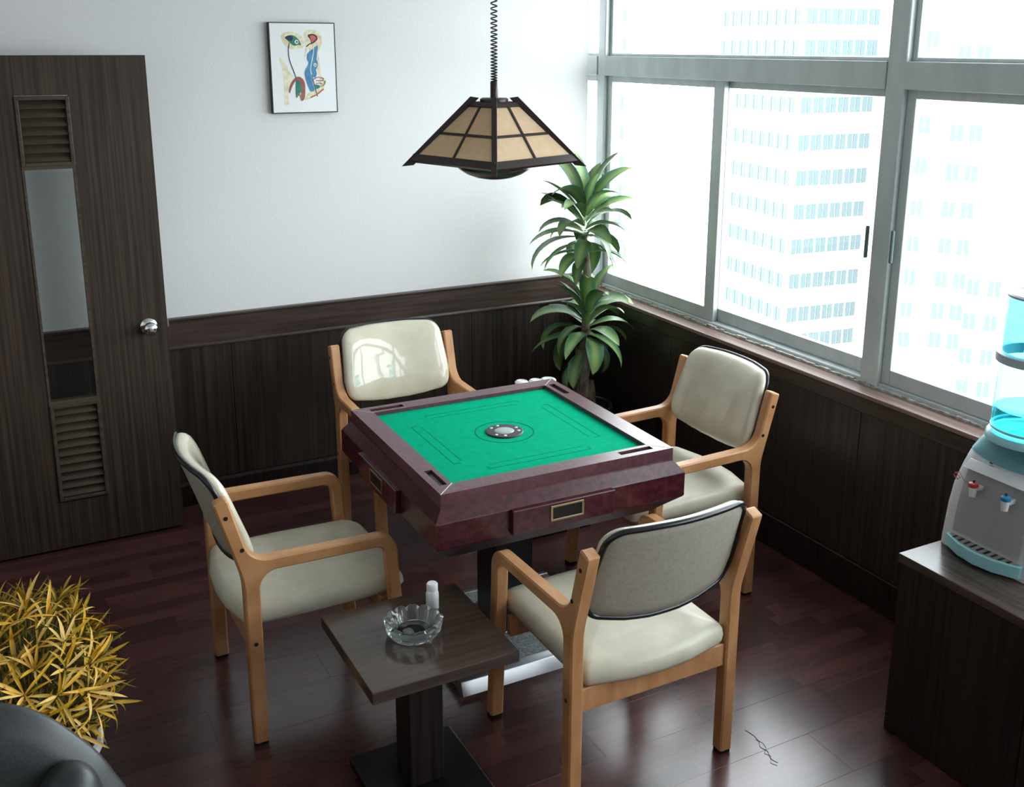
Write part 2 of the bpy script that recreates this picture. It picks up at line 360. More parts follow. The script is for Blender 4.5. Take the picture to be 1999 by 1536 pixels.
for nm, par, horiz in (('wall_left', 'wall_left', False), ('wall_front', 'wall_front', True)):
    w_ = bpy.data.objects[nm]
    if horiz:
        n_ = 7; st = -XL / n_
        for k in range(n_): obj('wainscot_panel', box(XL + st * k + .0012, XL + st * (k + 1) - .0012, YF, YF + .018, .0, .892, .0015, 1), 'wainscot_wood', w_)
    else:
        n_ = 11; st = -YF / n_
        for k in range(n_): obj('wainscot_panel', box(XL, XL + .018, YF + st * k + .0012, YF + st * (k + 1) - .0012, .0, .892, .0015, 1), 'wainscot_wood', w_)

# ------------------------------------------------------------------ windows
PY0 = [0.0, -1.919, -3.85, -5.78]; PWID = [.066, .085, .085, .085]
for k, (a, w) in enumerate(zip(PY0, PWID)):
    struct('trim_%d' % (5 + k), box(.058, .15, a - w, a, .82, 2.60, .003, 1), 'aluminium',
           ['narrow aluminium window post beside the white wall', 'broad aluminium mullion between the sliding windows', 'aluminium mullion beyond the water dispenser', 'last aluminium mullion of the window band'][k], 'mullion')
segs = [(0.9, 0.0)] + [(PY0[k] - PWID[k], PY0[k + 1]) for k in range(3)] + [(PY0[3] - PWID[3], YF)]
def sash(parent, y1, y0, x0, x1, z0, z1, sl, sr, lock=None):
    """y1 > y0; sl/sr stile widths at the y1 / y0 ends"""
    s = thing('sash', '', '', kind=None); del s['label']; del s['category']; s.parent = parent
    obj('stile', box(x0, x1, y1 - sl, y1, z0, z1, .002, 1), 'aluminium', s)
    obj('stile', box(x0, x1, y0, y0 + sr, z0, z1, .002, 1), 'aluminium', s)
    obj('bottom_rail', box(x0, x1, y0 + sr, y1 - sl, z0, z0 + .058, .002, 1), 'aluminium', s)
    obj('top_rail', box(x0, x1, y0 + sr, y1 - sl, z1 - .034, z1, .002, 1), 'aluminium', s)
    xm = (x0 + x1) / 2
    obj('pane', box(xm - .002, xm + .002, y0 + sr - .003, y1 - sl + .003, z0 + .055, z1 - .031), 'window_glass', s)
    if lock is not None:
        obj('lock', box(x0 - .006, x0, lock - .006, lock + .006, 1.30, 1.42, .003, 1), 'gasket', s)
        obj('lock', box(x0 - .010, x0 - .006, lock - .004, lock + .004, 1.335, 1.365, .002, 1), 'black_plastic', s)
    return s
for k, (a, b_) in enumerate(segs):
    lab = ['narrow strip of window past the end of the white wall', 'sliding window behind the tall leafy plant', 'sliding window behind the water dispenser', 'sliding window farther along past the dispenser', 'last window section in the far corner'][k]
    wd = thing('window_%d' % (k + 1), lab, 'window', (0, 0, 0), kind='structure')
    obj('transom', box(.052, .14, b_, a, 1.915, 2.011, .003, 1), 'aluminium', wd)
    obj('bottom_track', box(.066, .15, b_, a, .82, .838, .002, 1), 'aluminium', wd)
    obj('head_track', box(.066, .15, b_, a, 2.56, 2.60, .002, 1), 'aluminium', wd)
    for (u0, u1, nm) in ((b_, b_ + .022, 'glazing_bead'), (a - .022, a, 'glazing_bead')):
        obj(nm, box(.085, .125, u0, u1, 2.011, 2.56, .002, 1), 'aluminium', wd)
    obj('glazing_bead', box(.085, .125, b_ + .022, a - .022, 2.011, 2.024, .002, 1), 'aluminium', wd)
    obj('upper_pane', box(.103, .107, b_ + .02, a - .02, 2.02, 2.57), 'window_glass', wd)
    if k == 0 or a - b_ < 1.2:
        sash(wd, a, b_, .08, .106, .838, 1.918, .04, .04)
    else:
        mid = -.962 + (a + .066) * 1.0 if k > 1 else -.962
        if k > 1: mid = a - .897
        sash(wd, a, mid - .034, .078, .104, .838, 1.918, .040, .069)
        sash(wd, mid + .03, b_, .108, .134, .838, 1.918, .06, .045, lock=None)
        obj('lock', box(.044, .058, b_ + .012, b_ + .024, 1.30, 1.42, .003, 1), 'gasket', wd)
        obj('lock', box(.044, .058, a - .024, a - .012, 1.30, 1.42, .003, 1), 'gasket', wd)

# ------------------------------------------------------------------ doorway with deep casing and the open door leaf
cs = thing('door_frame', 'deep dark wooden casing around the doorway left of the open door', 'door frame', (-3.02, 0, 0), kind='structure')
obj('casing_board', box(.0, .035, -.275, .10, 0, 2.125, .003, 1), 'door_wood', cs)
obj('casing_board', box(-.865, -.83, -.275, .10, 0, 2.125, .003, 1), 'door_wood', cs)
obj('head_board', box(-.83, .0, -.275, .10, 2.09, 2.125, .003, 1), 'door_wood', cs)
D = thing('door_1', 'open dark wood door with louvres, glass strip and round chrome knob', 'door', (-2.585, -.237, 0), kind='structure')
DX0, DX1, DZ0, DZ1, TH = -.395, .393, .012, 2.02, .038   # local x; front face at y=0
PX0, PX1 = -.092, .100
bm = bmesh.new(); oc = [(DX0, DZ0), (DX1, DZ0), (DX1, DZ1), (DX0, DZ1)]; ic = [(PX0, .215), (PX1, .215), (PX1, 1.872), (PX0, 1.872)]
vv = [[bm.verts.new((x_, y_, z_)) for x_, z_ in cc] for y_ in (0, TH) for cc in (oc, ic)]
for q in range(4):
    r_ = (q + 1) % 4
    for f_ in ((vv[0][q], vv[0][r_], vv[1][r_], vv[1][q]), (vv[2][q], vv[2][r_], vv[3][r_], vv[3][q]), (vv[0][q], vv[0][r_], vv[2][r_], vv[2][q]), (vv[1][q], vv[1][r_], vv[3][r_], vv[3][q])): bm.faces.new(f_)
obj('leaf_panel', bm, 'door_wood', D)
def louver(z0, z1, n, name):
    L = obj(name, box(PX0, PX0 + .014, -.010, TH, z0, z1, .002, 1), 'louver_wood', D)
    bmx = L.data
    b2 = bmesh.new(); b2.from_mesh(bmx)
    box(PX1 - .014, PX1, -.010, TH, z0, z1, .002, 1, bm=b2); box(PX0 + .014, PX1 - .014, -.010, TH, z1 - .014, z1, .002, 1, bm=b2); box(PX0 + .014, PX1 - .014, -.010, TH, z0, z0 + .014, .002, 1, bm=b2)
    b2.to_mesh(bmx); b2.free()
    hz = (z1 - z0 - .028) / n
    sl = box(PX0 + .014, PX1 - .014, -.022, .022, -.0035, .0035, .0012, 1); me = mesh_of('slat', sl, 'louver_wood')
    for i in range(n):
        link('slat', me, L, (0, TH / 2 - .004, z0 + .014 + hz * (i + .5)), (R(42), 0, 0))
    return L
louver(1.606, 1.868, 7, 'upper_louver'); louver(.222, .640, 11, 'lower_louver')
g = obj('glass_strip', box(PX0 + .008, PX1 - .008, TH / 2 - .002, TH / 2 + .002, .650, 1.600), 'door_glass', D)
bm = box(PX0, PX0 + .009, -.004, TH, .640, 1.606); box(PX1 - .009, PX1, -.004, TH, .640, 1.606, bm=bm)
box(PX0 + .009, PX1 - .009, -.004, TH, .640, .656, bm=bm); box(PX0 + .009, PX1 - .009, -.004, TH, 1.592, 1.606, bm=bm)
obj('glass_bead', bm, 'louver_wood', D)
kn = obj('knob', lathe([(0, .066), (.016, .066), (.026, .060), (.029, .048), (.026, .036), (.013, .026), (.012, .004)], 28, cap=False), 'chrome', D, 50, (.318, 0, .925), (R(90), 0, 0))
obj('rose', lathe([(.012, .010), (.026, .009), (.034, .004), (.036, 0), (0, 0)], 28, cap=False), 'chrome', kn, 40)
obj('keyhole', lathe([(0, .0685), (.006, .0685), (.007, .066)], 14, cap=False), 'steel', kn, 40)
obj('latch', box(DX1, DX1 + .007, .008, .028, .912, .948, .001, 1), 'steel', D)

# ------------------------------------------------------------------ armchairs
FY, FWD = .265, .042
def make_chair():
    t = thing('armchair', 'armchair', 'chair')
    X = -.235
    arm = fillet([(-.023, .46), (-.023, .55, .25), (-.094, .806, .008), (-.054, .820, .010), (.000, .612, .075), (.452, .602, .062), (.4575, .46), (.4195, .46), (.413, .566, .035), (.023, .572, .06), (.023, .46)], 7)
    rear = [Vector(p) for p in ((-.023, .46), (-.0215, .012), (.0215, .012), (.023, .46))]
    front = [Vector(p) for p in ((.4195, .46), (.4525, .012), (.4905, .012), (.4575, .46))]
    sh = lambda o: [Vector((p.x + X, p.y)) for p in o]
    for s in (-1, 1):
        y0, y1 = s * FY - FWD / 2, s * FY + FWD / 2
        a = obj('arm_frame', slab(sh(arm), y0, y1, .005, lock=(.46,)), 'chair_wood', t, 40)
        for (bx, bz) in ((-.062, .762), (-.022, .655)):
            obj('bolt', lathe([(0, .0015), (.006, .0015), (.0065, 0)], 12, cap=False), 'bolt_dark', a, None, (bx + X, s * (FY + FWD / 2), bz), (R(-90 * s), 0, 0))
        for poly, x in ((rear, 0), (front, .4715)):
            lg = obj('leg', slab(sh(poly), y0, y1, .005, lock=(.46, .012)), 'chair_wood', t, 40)
            obj('foot_pad', box(x + X - .019, x + X + .019, y0 + .003, y1 - .003, 0, .013, .002, 1), 'rubber', lg)
        obj('bolt', lathe([(0, .0015), (.006, .0015), (.0065, 0)], 12, cap=False), 'bolt_dark', t, None, (X, s * (FY + FWD / 2), .345), (R(-90 * s), 0, 0))
    # rails under the seat
    obj('rear_rail', box(X - .012, X + .012, -FY + FWD / 2, FY - FWD / 2, .300, .372, .003, 1), 'chair_wood', t)
    obj('front_rail', box(X + .405, X + .430, -FY + FWD / 2, FY - FWD / 2, .305, .372, .003, 1), 'chair_wood', t)
    # seat cushion: rounded slab, bowed rear edge, rolled front
    plan = fillet([(X - .018, -.238, .02), (X + .20, -.240), (X + .50, -.238, .05), (X + .515, 0), (X + .50, .238, .05), (X + .20, .240), (X - .018, .238, .02), (X - .050, 0.10), (X - .056, 0), (X - .050, -.10)], 6)
    N = len(plan); bm = bmesh.new(); cen = Vector((X + .23, 0))
    prof = [(.90, .372), (.965, .376), (.992, .390), (1.0, .408), (.992, .424), (.965, .436), (.90, .444), (.75, .452), (.5, .457), (.25, .459)]
    rings = []
    for sc_, z in prof:
        rg = []
        for p in plan:
            q = cen + (p - cen) * sc_
            zz = z
            if z > .40: zz -= .022 * max(0, (q.x - X - .36) / .15) ** 2
            rg.append(bm.verts.new((q.x, q.y, zz)))
        rings.append(rg)
    for a, b2 in zip(rings, rings[1:]):
        for i in range(N): bm.faces.new((a[i], a[(i + 1) % N], b2[(i + 1) % N], b2[i]))
    bm.faces.new(rings[0]); c = bm.verts.new((cen.x, 0, .460))
    for i in range(N): bm.faces.new((rings[-1][i], rings[-1][(i + 1) % N], c))
    obj('seat', bm, 'vinyl_seat', t, 50)
    # backrest: curved shell between the posts
    def surf(u, v, off):
        z = .715 + v; base = X - .07 * (z - .60) / .22 - .05 * max(0, z - .80)
        x = base - .046 * (1 - min(1, (u / .24) ** 2)) + .006
        return Vector((x + off, u, z))
    out = fillet([(-.222, .150, .055), (-.09, .155), (.09, .155), (.222, .150, .055), (.240, -.05), (.230, -.130, .075), (.12, -.152), (.05, -.159), (-.05, -.159), (-.12, -.152), (-.230, -.130, .075), (-.240, -.05)], 8)
    def dens(o):
        r = []
        for i in range(len(o)):
            a, b2 = o[i], o[(i + 1) % len(o)]; n = max(1, int((b2 - a).length / .03))
            for k in range(n): r.append(a + (b2 - a) * k / n)
        return r
    out = dens(out); N = len(out); bm = bmesh.new(); rings = []
    for r_, o_ in [(1.0, -.004), (1.012, .004), (1.012, .013), (.99, .024), (.95, .032), (.85, .040), (.65, .047), (.4, .050), (.2, .051)]:
        rings.append([bm.verts.new(surf(p.x * r_, p.y * r_, o_)) for p in out])
    for a, b2 in zip(rings, rings[1:]):
        for i in range(N): bm.faces.new((a[i], a[(i + 1) % N], b2[(i + 1) % N], b2[i]))
    c = bm.verts.new(surf(0, 0, .051))
    for i in range(N): bm.faces.new((rings[-1][i], rings[-1][(i + 1) % N], c))
    bk = obj('backrest', bm, 'vinyl', t, 60)
    bm = bmesh.new(); rings = []
    for r_, o_ in [(1.0, -.002), (.97, -.008), (.8, -.010), (.5, -.011), (.2, -.011)]:
        rings.append([bm.verts.new(surf(p.x * r_, p.y * r_, o_)) for p in out])
    for a, b2 in zip(rings, rings[1:]):
        for i in range(N): bm.faces.new((a[i], a[(i + 1) % N], b2[(i + 1) % N], b2[i]))
    c = bm.verts.new(surf(0, 0, -.011))
    for i in range(N): bm.faces.new((rings[-1][i], rings[-1][(i + 1) % N], c))
    obj('back_panel', bm, 'vinyl_back_shaded', bk, 60)
    obj('piping', tube([surf(p.x * 1.0, p.y * 1.0, -.006) for p in out], .0085, 8, closed=True), 'black_piping', bk, 60)
    return t
ch0 = make_chair()
spots = [((-2.274 + .235, -1.596, 0), 0.0, 'cream vinyl armchair on the door side of the green table'),
         ((-.378 - .235, -1.578, 0), math.pi, 'cream vinyl armchair against the dark wall below the window'),
         ((-1.293, -.56 - .235, 0), -math.pi / 2, 'cream vinyl armchair behind the green table facing the camera'),
         ((-1.318, -2.545 + .235, 0), math.pi / 2, 'cream vinyl armchair nearest the camera seen from behind')]
for i, (l, rz, lab) in enumerate(spots):
    c = ch0 if i == 0 else copy_tree(ch0)
    c.location = l; c.rotation_euler = (0, 0, rz); tag(c, lab, 'chair', 'armchairs around the green table')

# ------------------------------------------------------------------ mahjong table
T = thing('mahjong_table', 'burgundy automatic mahjong table with a green felt top', 'table', (-1.329, -1.647, 0), -.015)
HO, HI, ZT, ZF = .414, .350, .782, .768
def rim():
    bm = bmesh.new(); s0, s1, t0, t1 = .228, .352, .366, .391; dz = .010
    V = lambda s, t, z: bm.verts.new((s, -t, z))
    mi, mo = HI, HO
    o = [V(-mo, mo, ZT), V(s0, mo, ZT), V(s1, mo, ZT), V(mo, mo, ZT)]
    n = [V(-mi, mi, ZT), V(s0, mi, ZT), V(s1, mi, ZT), V(mi, mi, ZT)]
    a = [V(s0, t1, ZT), V(s1, t1, ZT)]; b2 = [V(s0, t0, ZT), V(s1, t0, ZT)]
    ad = [V(s0, t1, ZT - dz), V(s1, t1, ZT - dz)]; bd = [V(s0, t0, ZT - dz), V(s1, t0, ZT - dz)]
    f = bm.faces.new
    f((o[0], o[1], a[0], b2[0], n[1], n[0])); f((o[1], o[2], a[1], a[0])); f((b2[0], b2[1], n[2], n[1])); f((o[2], o[3], n[3], n[2], b2[1], a[1]))
    f((a[0], a[1], ad[1], ad[0])); f((b2[0], b2[1], bd[1], bd[0])); f((a[0], b2[0], bd[0], ad[0])); f((a[1], b2[1], bd[1], ad[1])); f((ad[0], ad[1], bd[1], bd[0]))
    zb, zi = .742, .755
    ob = [V(-mo, mo, zb), V(s0, mo, zb), V(s1, mo, zb), V(mo, mo, zb)]; ib = [V(-mi, mi, zi), V(s0, mi, zi), V(s1, mi, zi), V(mi, mi, zi)]
    for q in range(3):
        f((o[q], o[q + 1], ob[q + 1], ob[q])); f((n[q], n[q + 1], ib[q + 1], ib[q])); f((ob[q], ob[q + 1], ib[q + 1], ib[q]))
    f((o[0], n[0], ib[0], ob[0])); f((o[3], n[3], ib[3], ob[3]))
    return bm
rim_me = mesh_of('rim', rim(), 'rim_laminate')
slot_me = mesh_of('slot_liner', box(.229, .351, -.3905, -.3665, ZT - .0095, ZT - .0085), 'black_paint')
strip_me = mesh_of('corner_strip', slab([Vector(p) for p in ((HI, -HI - .0015), (HI - 0.0, -HI + .0015), (HO, -HO + .0015), (HO, -HO - .0015))], ZT - .004, ZT + .0008, to3=lambda p, y: (p.x, p.y, y)), 'chrome')
for q in range(4):
    rz = (0, 0, q * math.pi / 2)
    r_ = link('rim', rim_me, T, (0, 0, 0), rz); link('slot_liner', slot_me, r_)
    link('corner_strip', strip_me, T, (0, 0, 0), rz)
fe = obj('felt_top', box(-HI, HI, -HI, HI, ZF - .012, ZF), 'felt', T)
gm = bmesh.new()
for (a, b2, c, d) in ((-.185, .185, -.272, -.2705), (-.170, .170, -.2385, -.2375), (-.1865, -.185, -.272, -.250), (.185, .1865, -.272, -.250)):
    box(a, b2, c, d, ZF - .001, ZF + .0004, bm=gm)
gme = mesh_of('tile_slot', gm, 'felt_groove')
for q in range(4): link('tile_slot', gme, T, (0, 0, 0), (0, 0, q * math.pi / 2))
obj('ring_groove', lathe([(.1000, ZF), (.1000, ZF + .0005), (.1025, ZF + .0005), (.1025, ZF)], 56, cap=False), 'felt_groove', T)
cd = obj('dice_console', lathe([(.066, ZF - .002), (.066, ZF + .002), (.063, ZF + .005), (.036, ZF + .006), (.036, ZF + .003), (0, ZF + .003)], 48, cap=False), 'black_plastic', T, 40)
obj('clear_dome', lathe([(.0345, ZF + .003), (.0345, ZF + .0055), (.030, ZF + .0075), (.016, ZF + .0085), (0, ZF + .009)], 36, cap=False), 'dome_grey', cd, 60)
bt = mesh_of('button', lathe([(.0055, ZF + .004), (.0055, ZF + .0062), (.0045, ZF + .007), (0, ZF + .007)], 16, cap=False), 'white_plastic', 50)
for k in range(6):
    an = R(20 + 60 * k + (12 if k % 2 else -12)); link('button', bt, cd, (.050 * math.cos(an), .050 * math.sin(an), 0))
# body: lofted square
bm = bmesh.new(); rings = []
for z, h in ((.742, .4145), (.738, .4155), (.704, .4425), (.700, .444), (.622, .444), (.617, .442), (.566, .385), (.548, .365)):
    rings.append([bm.verts.new((sx_ * h, sy_ * h, z)) for sx_, sy_ in ((-1, -1), (1, -1), (1, 1), (-1, 1))])
for a, b2 in zip(rings, rings[1:]):
    for i in range(4): bm.faces.new((a[i], a[(i + 1) % 4], b2[(i + 1) % 4], b2[i]))
bm.faces.new(rings[0]); bm.faces.new(rings[-1])
obj('body', bm, 'burgundy_laminate', T)
dm = mesh_of('drawer', box(-.200, .162, -.464, -.442, .624, .704, .003, 2), 'burgundy_laminate')
hb = box(-.072, .046, -.4675, -.463, .644, .6505, .001, 1); box(-.072, .046, -.4675, -.463, .6885, .695, .001, 1, bm=hb); box(-.072, -.0645, -.4675, -.463, .6505, .6885, bm=hb); box(.0385, .046, -.4675, -.463, .6505, .6885, bm=hb)
hm = mesh_of('handle', hb, 'brass'); cm = mesh_of('handle_cup', box(-.0645, .0385, -.4655, -.4638, .6505, .6885), 'black_paint')
for q in range(4):
    d_ = link('drawer', dm, T, (0, 0, 0), (0, 0, q * math.pi / 2)); link('handle', hm, d_); link('handle_cup', cm, d_)
obj('column', box(-.075, .075, -.075, .075, .055, .55, .006, 2), 'black_paint', T)
obj('collar', box(-.13, .13, -.13, .13, .525, .55, .004, 1), 'black_paint', T)
def foot(y0, y1, x0, x1):
    f_ = obj('foot_plate', box(x0, x1, y0 + .03, y1 - .03, 0, .048, .003, 1), 'tread_grey', T)
    obj('edge_strip', slab(fillet([(y0 - .018, 0), (y0, .045, .006), (y0 + .032, .052, .003), (y0 + .032, 0)], 3), x0, x1, to3=lambda p, y: (y, p.x, p.y)), 'steel', f_, 40)
    obj('edge_strip', slab(fillet([(y1 + .018, 0), (y1, .045, .006), (y1 - .032, .052, .003), (y1 - .032, 0)], 3), x0, x1, to3=lambda p, y: (y, p.x, p.y)), 'steel', f_, 40)
foot(-.285, -.055, -.30, .30); foot(.115, .255, -.30, .30)
obj('base_bridge', box(-.10, .10, -.06, .14, .004, .056, .003, 1), 'black_paint', T)

# ------------------------------------------------------------------ side tables
def make_side():
    t = thing('side_table', 'side table', 'table')
    obj('table_top', box(-.21, .21, -.21, .21, .446, .480, .002, 1), 'side_table_wood', t)
    obj('apron', box(-.10, .10, -.10, .10, .428, .446), 'black_paint', t)
    obj('column', box(-.052, .052, -.052, .052, .03, .43, .003, 1), 'cabinet_wood', t)
    b_ = obj('base_plate', box(-.16, .16, -.16, .16, 0, .030, .002, 1), 'black_paint', t)
    obj('edge_trim', box(.160, .1615, -.159, .159, .004, .0285), 'steel', b_)
    return t
s1 = make_side(); s1.location = (-1.912, -2.252, 0); tag(s1, 'low dark wood side table holding the glass ashtray', 'table', 'square pedestal side tables')
s2 = copy_tree(s1); s2.location = (-.755, -.90, 0); tag(s2, 'low side table mostly hidden behind the green table, holding cups', 'table', 'square pedestal side tables')
def cup(x, y, lab, r=.028, h=.135):
    t = thing('tea_cup', lab, 'cup', (x, y, .480), 0, 'white cups behind the far table corner')
    obj('cup_body', lathe([(0, 0), (r * .72, 0), (r * .78, .004), (r, h - .012)], 28, cap=False), 'white_ceramic', t, 50)
    ld = obj('lid', lathe([(r * 1.08, h - .012), (r * 1.10, h - .006), (r * .95, h - .001), (r * .4, h), (0, h)], 28, cap=False), 'white_ceramic', t, 50)
    obj('lid_groove', lathe([(r * .70, h - .0006), (r * .70, h + .0012), (r * .76, h + .0012), (r * .76, h - .001)], 28, cap=False), 'white_ceramic', ld, 50)
cup(-.785, -.757, 'small white lidded cup, leftmost of three behind the table')
cup(-.722, -.772, 'small white lidded cup, middle of three behind the table')
cup(-.668, -.790, 'wider white lidded cup right behind the far table corner', .034, .137)

# glass ashtray
A = thing('ashtray', 'round cut glass ashtray with a scalloped rim', 'ashtray', (-1.922, -2.250, .480))
seg = 104; bm = bmesh.new(); rings = []
def scal(k, amp): return amp * (abs(math.sin(k * math.pi * 13 / 104)) ** .6)
for r, z, sa, sz in ((.0, 0, 0, 0), (.055, 0, 0, 0), (.066, .004, 0, 0), (.074, .020, .004, 0), (.078, .038, .005, .007), (.071, .041, .003, .008), (.062, .037, .002, .005), (.054, .026, 0, 0), (.046, .014, 0, 0), (.030, .011, 0, 0), (0, .011, 0, 0)):
    if r == 0: rings.append([bm.verts.new((0, 0, z))])
    else: rings.append([bm.verts.new(((r + scal(k, sa)) * math.cos(2 * math.pi * k / seg), (r + scal(k, sa)) * math.sin(2 * math.pi * k / seg), z + scal(k, sz))) for k in range(seg)])
for a, b2 in zip(rings, rings[1:]):
    for k in range(seg):
        j = (k + 1) % seg
        if len(a) == 1: bm.faces.new((a[0], b2[k], b2[j]))
        elif len(b2) == 1: bm.faces.new((a[k], a[j], b2[0]))
        else: bm.faces.new((a[k], a[j], b2[j], b2[k]))
obj('bowl', bm, 'clear_glass', A)
B = thing('pill_bottle', 'small white plastic bottle with screw cap beside the ashtray', 'bottle', (-1.822, -2.150, .480))
obj('bottle_body', lathe([(0, 0), (.016, 0), (.0185, .003), (.0185, .050), (.016, .058), (.013, .062)], 28, cap=False), 'white_plastic', B, 40)
obj('cap', lathe([(.013, .060), (.0165, .0605), (.0165, .078), (.014, .0815), (0, .082)], 28, cap=False), 'white_plastic', B, 40)

# ------------------------------------------------------------------ pendant lamp
LZ = 1.700
P = thing('pendant_lamp', 'pyramid pendant lamp with dark wood ribs and tan paper panes on coiled cord', 'lamp', (-1.357, -1.633, LZ), R(-26.7 + 45 - 90 + 45))
# local: corner ribs point along +-x and +-y; bottom half-diagonal rb at z 0, top rt at z .19
rb, rtp, hz = .272, .072, .185
cor = lambda k, r, z: Vector((r * math.cos(k * math.pi / 2), r * math.sin(k * math.pi / 2), z))
def bar(p, q, w, h, nrm):
    """box bar from p to q, width w sideways, h along nrm"""
    bm = bmesh.new(); d = (q - p).normalized(); n = (nrm - d * nrm.dot(d)).normalized(); s = d.cross(n)
    vs = [bm.verts.new(c + s * a * w / 2 + n * b2 * h / 2) for c in (p, q) for a, b2 in ((-1, -1), (1, -1), (1, 1), (-1, 1))]
    for f in ((0, 1, 2, 3), (4, 5, 6, 7), (0, 1, 5, 4), (1, 2, 6, 5), (2, 3, 7, 6), (3, 0, 4, 7)): bm.faces.new([vs[i] for i in f])
    return bm
for k in range(4):
    dirv = cor(k, 1, 0)
    d = cor(k, rb, 0) - cor(k, rtp, hz)
    bm = slab([Vector((rb + .027, -.018)), Vector((rb - .012, -.014)), Vector((rtp - .024, hz + .014)), Vector((rtp + .004, hz + .018))], -.0085, .0085, .0015)
    obj('rib', bm, 'lamp_wood', P, None, None, (0, 0, k * math.pi / 2))
    a0, a1, b0, b1 = cor(k, rb, 0), cor(k + 1, rb, 0), cor(k, rtp, hz), cor(k + 1, rtp, hz)
    nrm = (a1 - a0).cross(b0 - a0).normalized()
    if nrm.dot(dirv + cor(k + 1, 1, 0)) < 0: nrm = -nrm
    pt = lambda u, v: (a0.lerp(a1, u)).lerp(b0.lerp(b1, u), v)
    obj('bottom_rail', bar(pt(.0, .045), pt(1, .045), .026, .012, nrm), 'lamp_wood', P)
    obj('top_rail', bar(pt(.0, .955), pt(1, .955), .016, .012, nrm), 'lamp_wood', P)
    obj('glazing_bar', bar(pt(.02, .47), pt(.98, .47), .008, .009, nrm), 'lamp_wood', P)
    obj('glazing_bar', bar(pt(.5, .06), pt(.5, .94), .008, .009, nrm), 'lamp_wood', P)
    for (u0, u1) in ((.03, .5), (.5, .97)):
        for (v0, v1) in ((.07, .47), (.47, .94)):
            bm = bmesh.new(); q = [pt(u0, v0), pt(u1, v0), pt(u1, v1), pt(u0, v1)]
            f0 = [bm.verts.new(p + nrm * .0008) for p in q]; f1 = [bm.verts.new(p - nrm * .0008) for p in q]
            bm.faces.new(f0); bm.faces.new(f1)
            for i in range(4): bm.faces.new((f0[i], f0[(i + 1) % 4], f1[(i + 1) % 4], f1[i]))
            obj('paper_pane', bm, 'lamp_paper', P)
obj('dome', lathe([(0, -.060), (.03, -.0585), (.06, -.053), (.09, -.042), (.112, -.028), (.124, -.016), (.124, -.008), (0, -.008)], 40, cap=False), 'lamp_dome', P, 50)
obj('spider', bar(cor(0, .19, .02), cor(2, .19, .02), .012, .006, Vector((0, 0, 1))), 'lamp_wood', P)
obj('top_cap', lathe([(.046, hz - .004), (.046, hz + .010), (.040, hz + .014), (0, hz + .014)], 32), 'lamp_wood', P, 40)
obj('stem', lathe([(.0125, hz + .010), (.0125, hz + .062), (.010, hz + .066), (0, hz + .066)], 20), 'lamp_wood', P, 40)
pts = []; z = hz + .060; th = 0.0; top = ZC - LZ - .03
while z < top:
    f = min(1, (z - hz - .06) / .35); pitch_ = .0075 + .0125 * f
    pts.append((.0098 * math.cos(th), .0098 * math.sin(th), z)); th += 2 * math.pi / 12; z += pitch_ / 12
obj('coiled_cord', tube(pts, .0022, 5), 'black_plastic', P, 60)
obj('ceiling_rose', lathe([(0, top - .03), (.03, top - .03), (.045, top), (.045, ZC - LZ), (0, ZC - LZ)], 28, cap=False), 'lamp_wood', P, 40)

# ------------------------------------------------------------------ painting on the back wall
PW, PHT = .298, .390
Q = thing('painting', 'small abstract painting of eyes and a blue figure on the white wall', 'painting', (-1.640, -.001, 1.766))
obj('canvas', box(.004, PW - .004, -.0235, -.001, .004, PHT - .004), 'white_plastic', Q)
fb = box(0, .0045, -.0245, 0, 0, PHT); box(PW - .0035, PW, -.0245, 0, 0, PHT, bm=fb); box(.0045, PW - .0035, -.0245, 0, 0, .0045, bm=fb); box(.0045, PW - .0035, -.0245, 0, PHT - .004, PHT, bm=fb)
obj('frame', fb, 'black_paint', Q)
for n_, c_ in dict(art_wash=(.82, .77, .54), art_wash2=(.82, .66, .47), art_green=(.05, .22, .17), art_dark=(.03, .05, .09), art_red=(.62, .14, .12), art_blue=(.09, .28, .52), art_brown=(.33, .13, .10), art_white=(.82, .85, .86), art_olive=(.35, .30, .10)).items():
    mm = mat(n_, c_, .6, .3); grain(mm, tuple(v * .82 for v in c_), tuple(min(1, v * 1.1) for v in c_), (60, 60, 60), 1.0, 4)
LAY = [0]
def a2(x, y): return ((x - 172 - (y - 178) * .043) / 872 * (PW - .01) + .005, (1 - (y - 178) / 1205) * (PHT - .01) + .005)
def smooth_poly(pts, n=4, closed=True):
    N = len(pts); o = []
    rng = range(N) if closed else range(N - 1)
    for i in rng:
        p0, p1, p2, p3 = [Vector(pts[(i + d) % N] if closed else pts[max(0, min(N - 1, i + d))]) for d in (-1, 0, 1, 2)]
        for k in range(n):
            t = k / n
            o.append(.5 * ((2 * p1) + (p2 - p0) * t + (2 * p0 - 5 * p1 + 4 * p2 - p3) * t * t + (3 * p1 - p0 - 3 * p2 + p3) * t ** 3))
    if not closed: o.append(Vector(pts[-1]))
    return o
def paint(name, pts, material, smooth=True):
    LAY[0] += 1; d = .0236 + .00012 * LAY[0]
    pl = smooth_poly(pts) if smooth else [Vector(p) for p in pts]
    pl = [Vector(a2(p.x, p.y)) for p in pl]
    obj(name, slab(pl, -d, -.0235, to3=lambda p, y: (p.x, y, p.y)), material, Q)
def stroke(name, pts, w, material):
    pl = smooth_poly(pts, 5, False); L_, R_ = [], []
    for i, p in enumerate(pl):
        t = (pl[min(i + 1, len(pl) - 1)] - pl[max(i - 1, 0)]).normalized(); n = Vector((-t.y, t.x)) * (w / 2)
        L_.append(p + n); R_.append(p - n)
    paint(name, L_ + R_[::-1], material, False)
paint('painted_wash', [(330, 330), (450, 285), (580, 330), (640, 420), (620, 500), (520, 525), (420, 500), (350, 430)], 'art_wash')
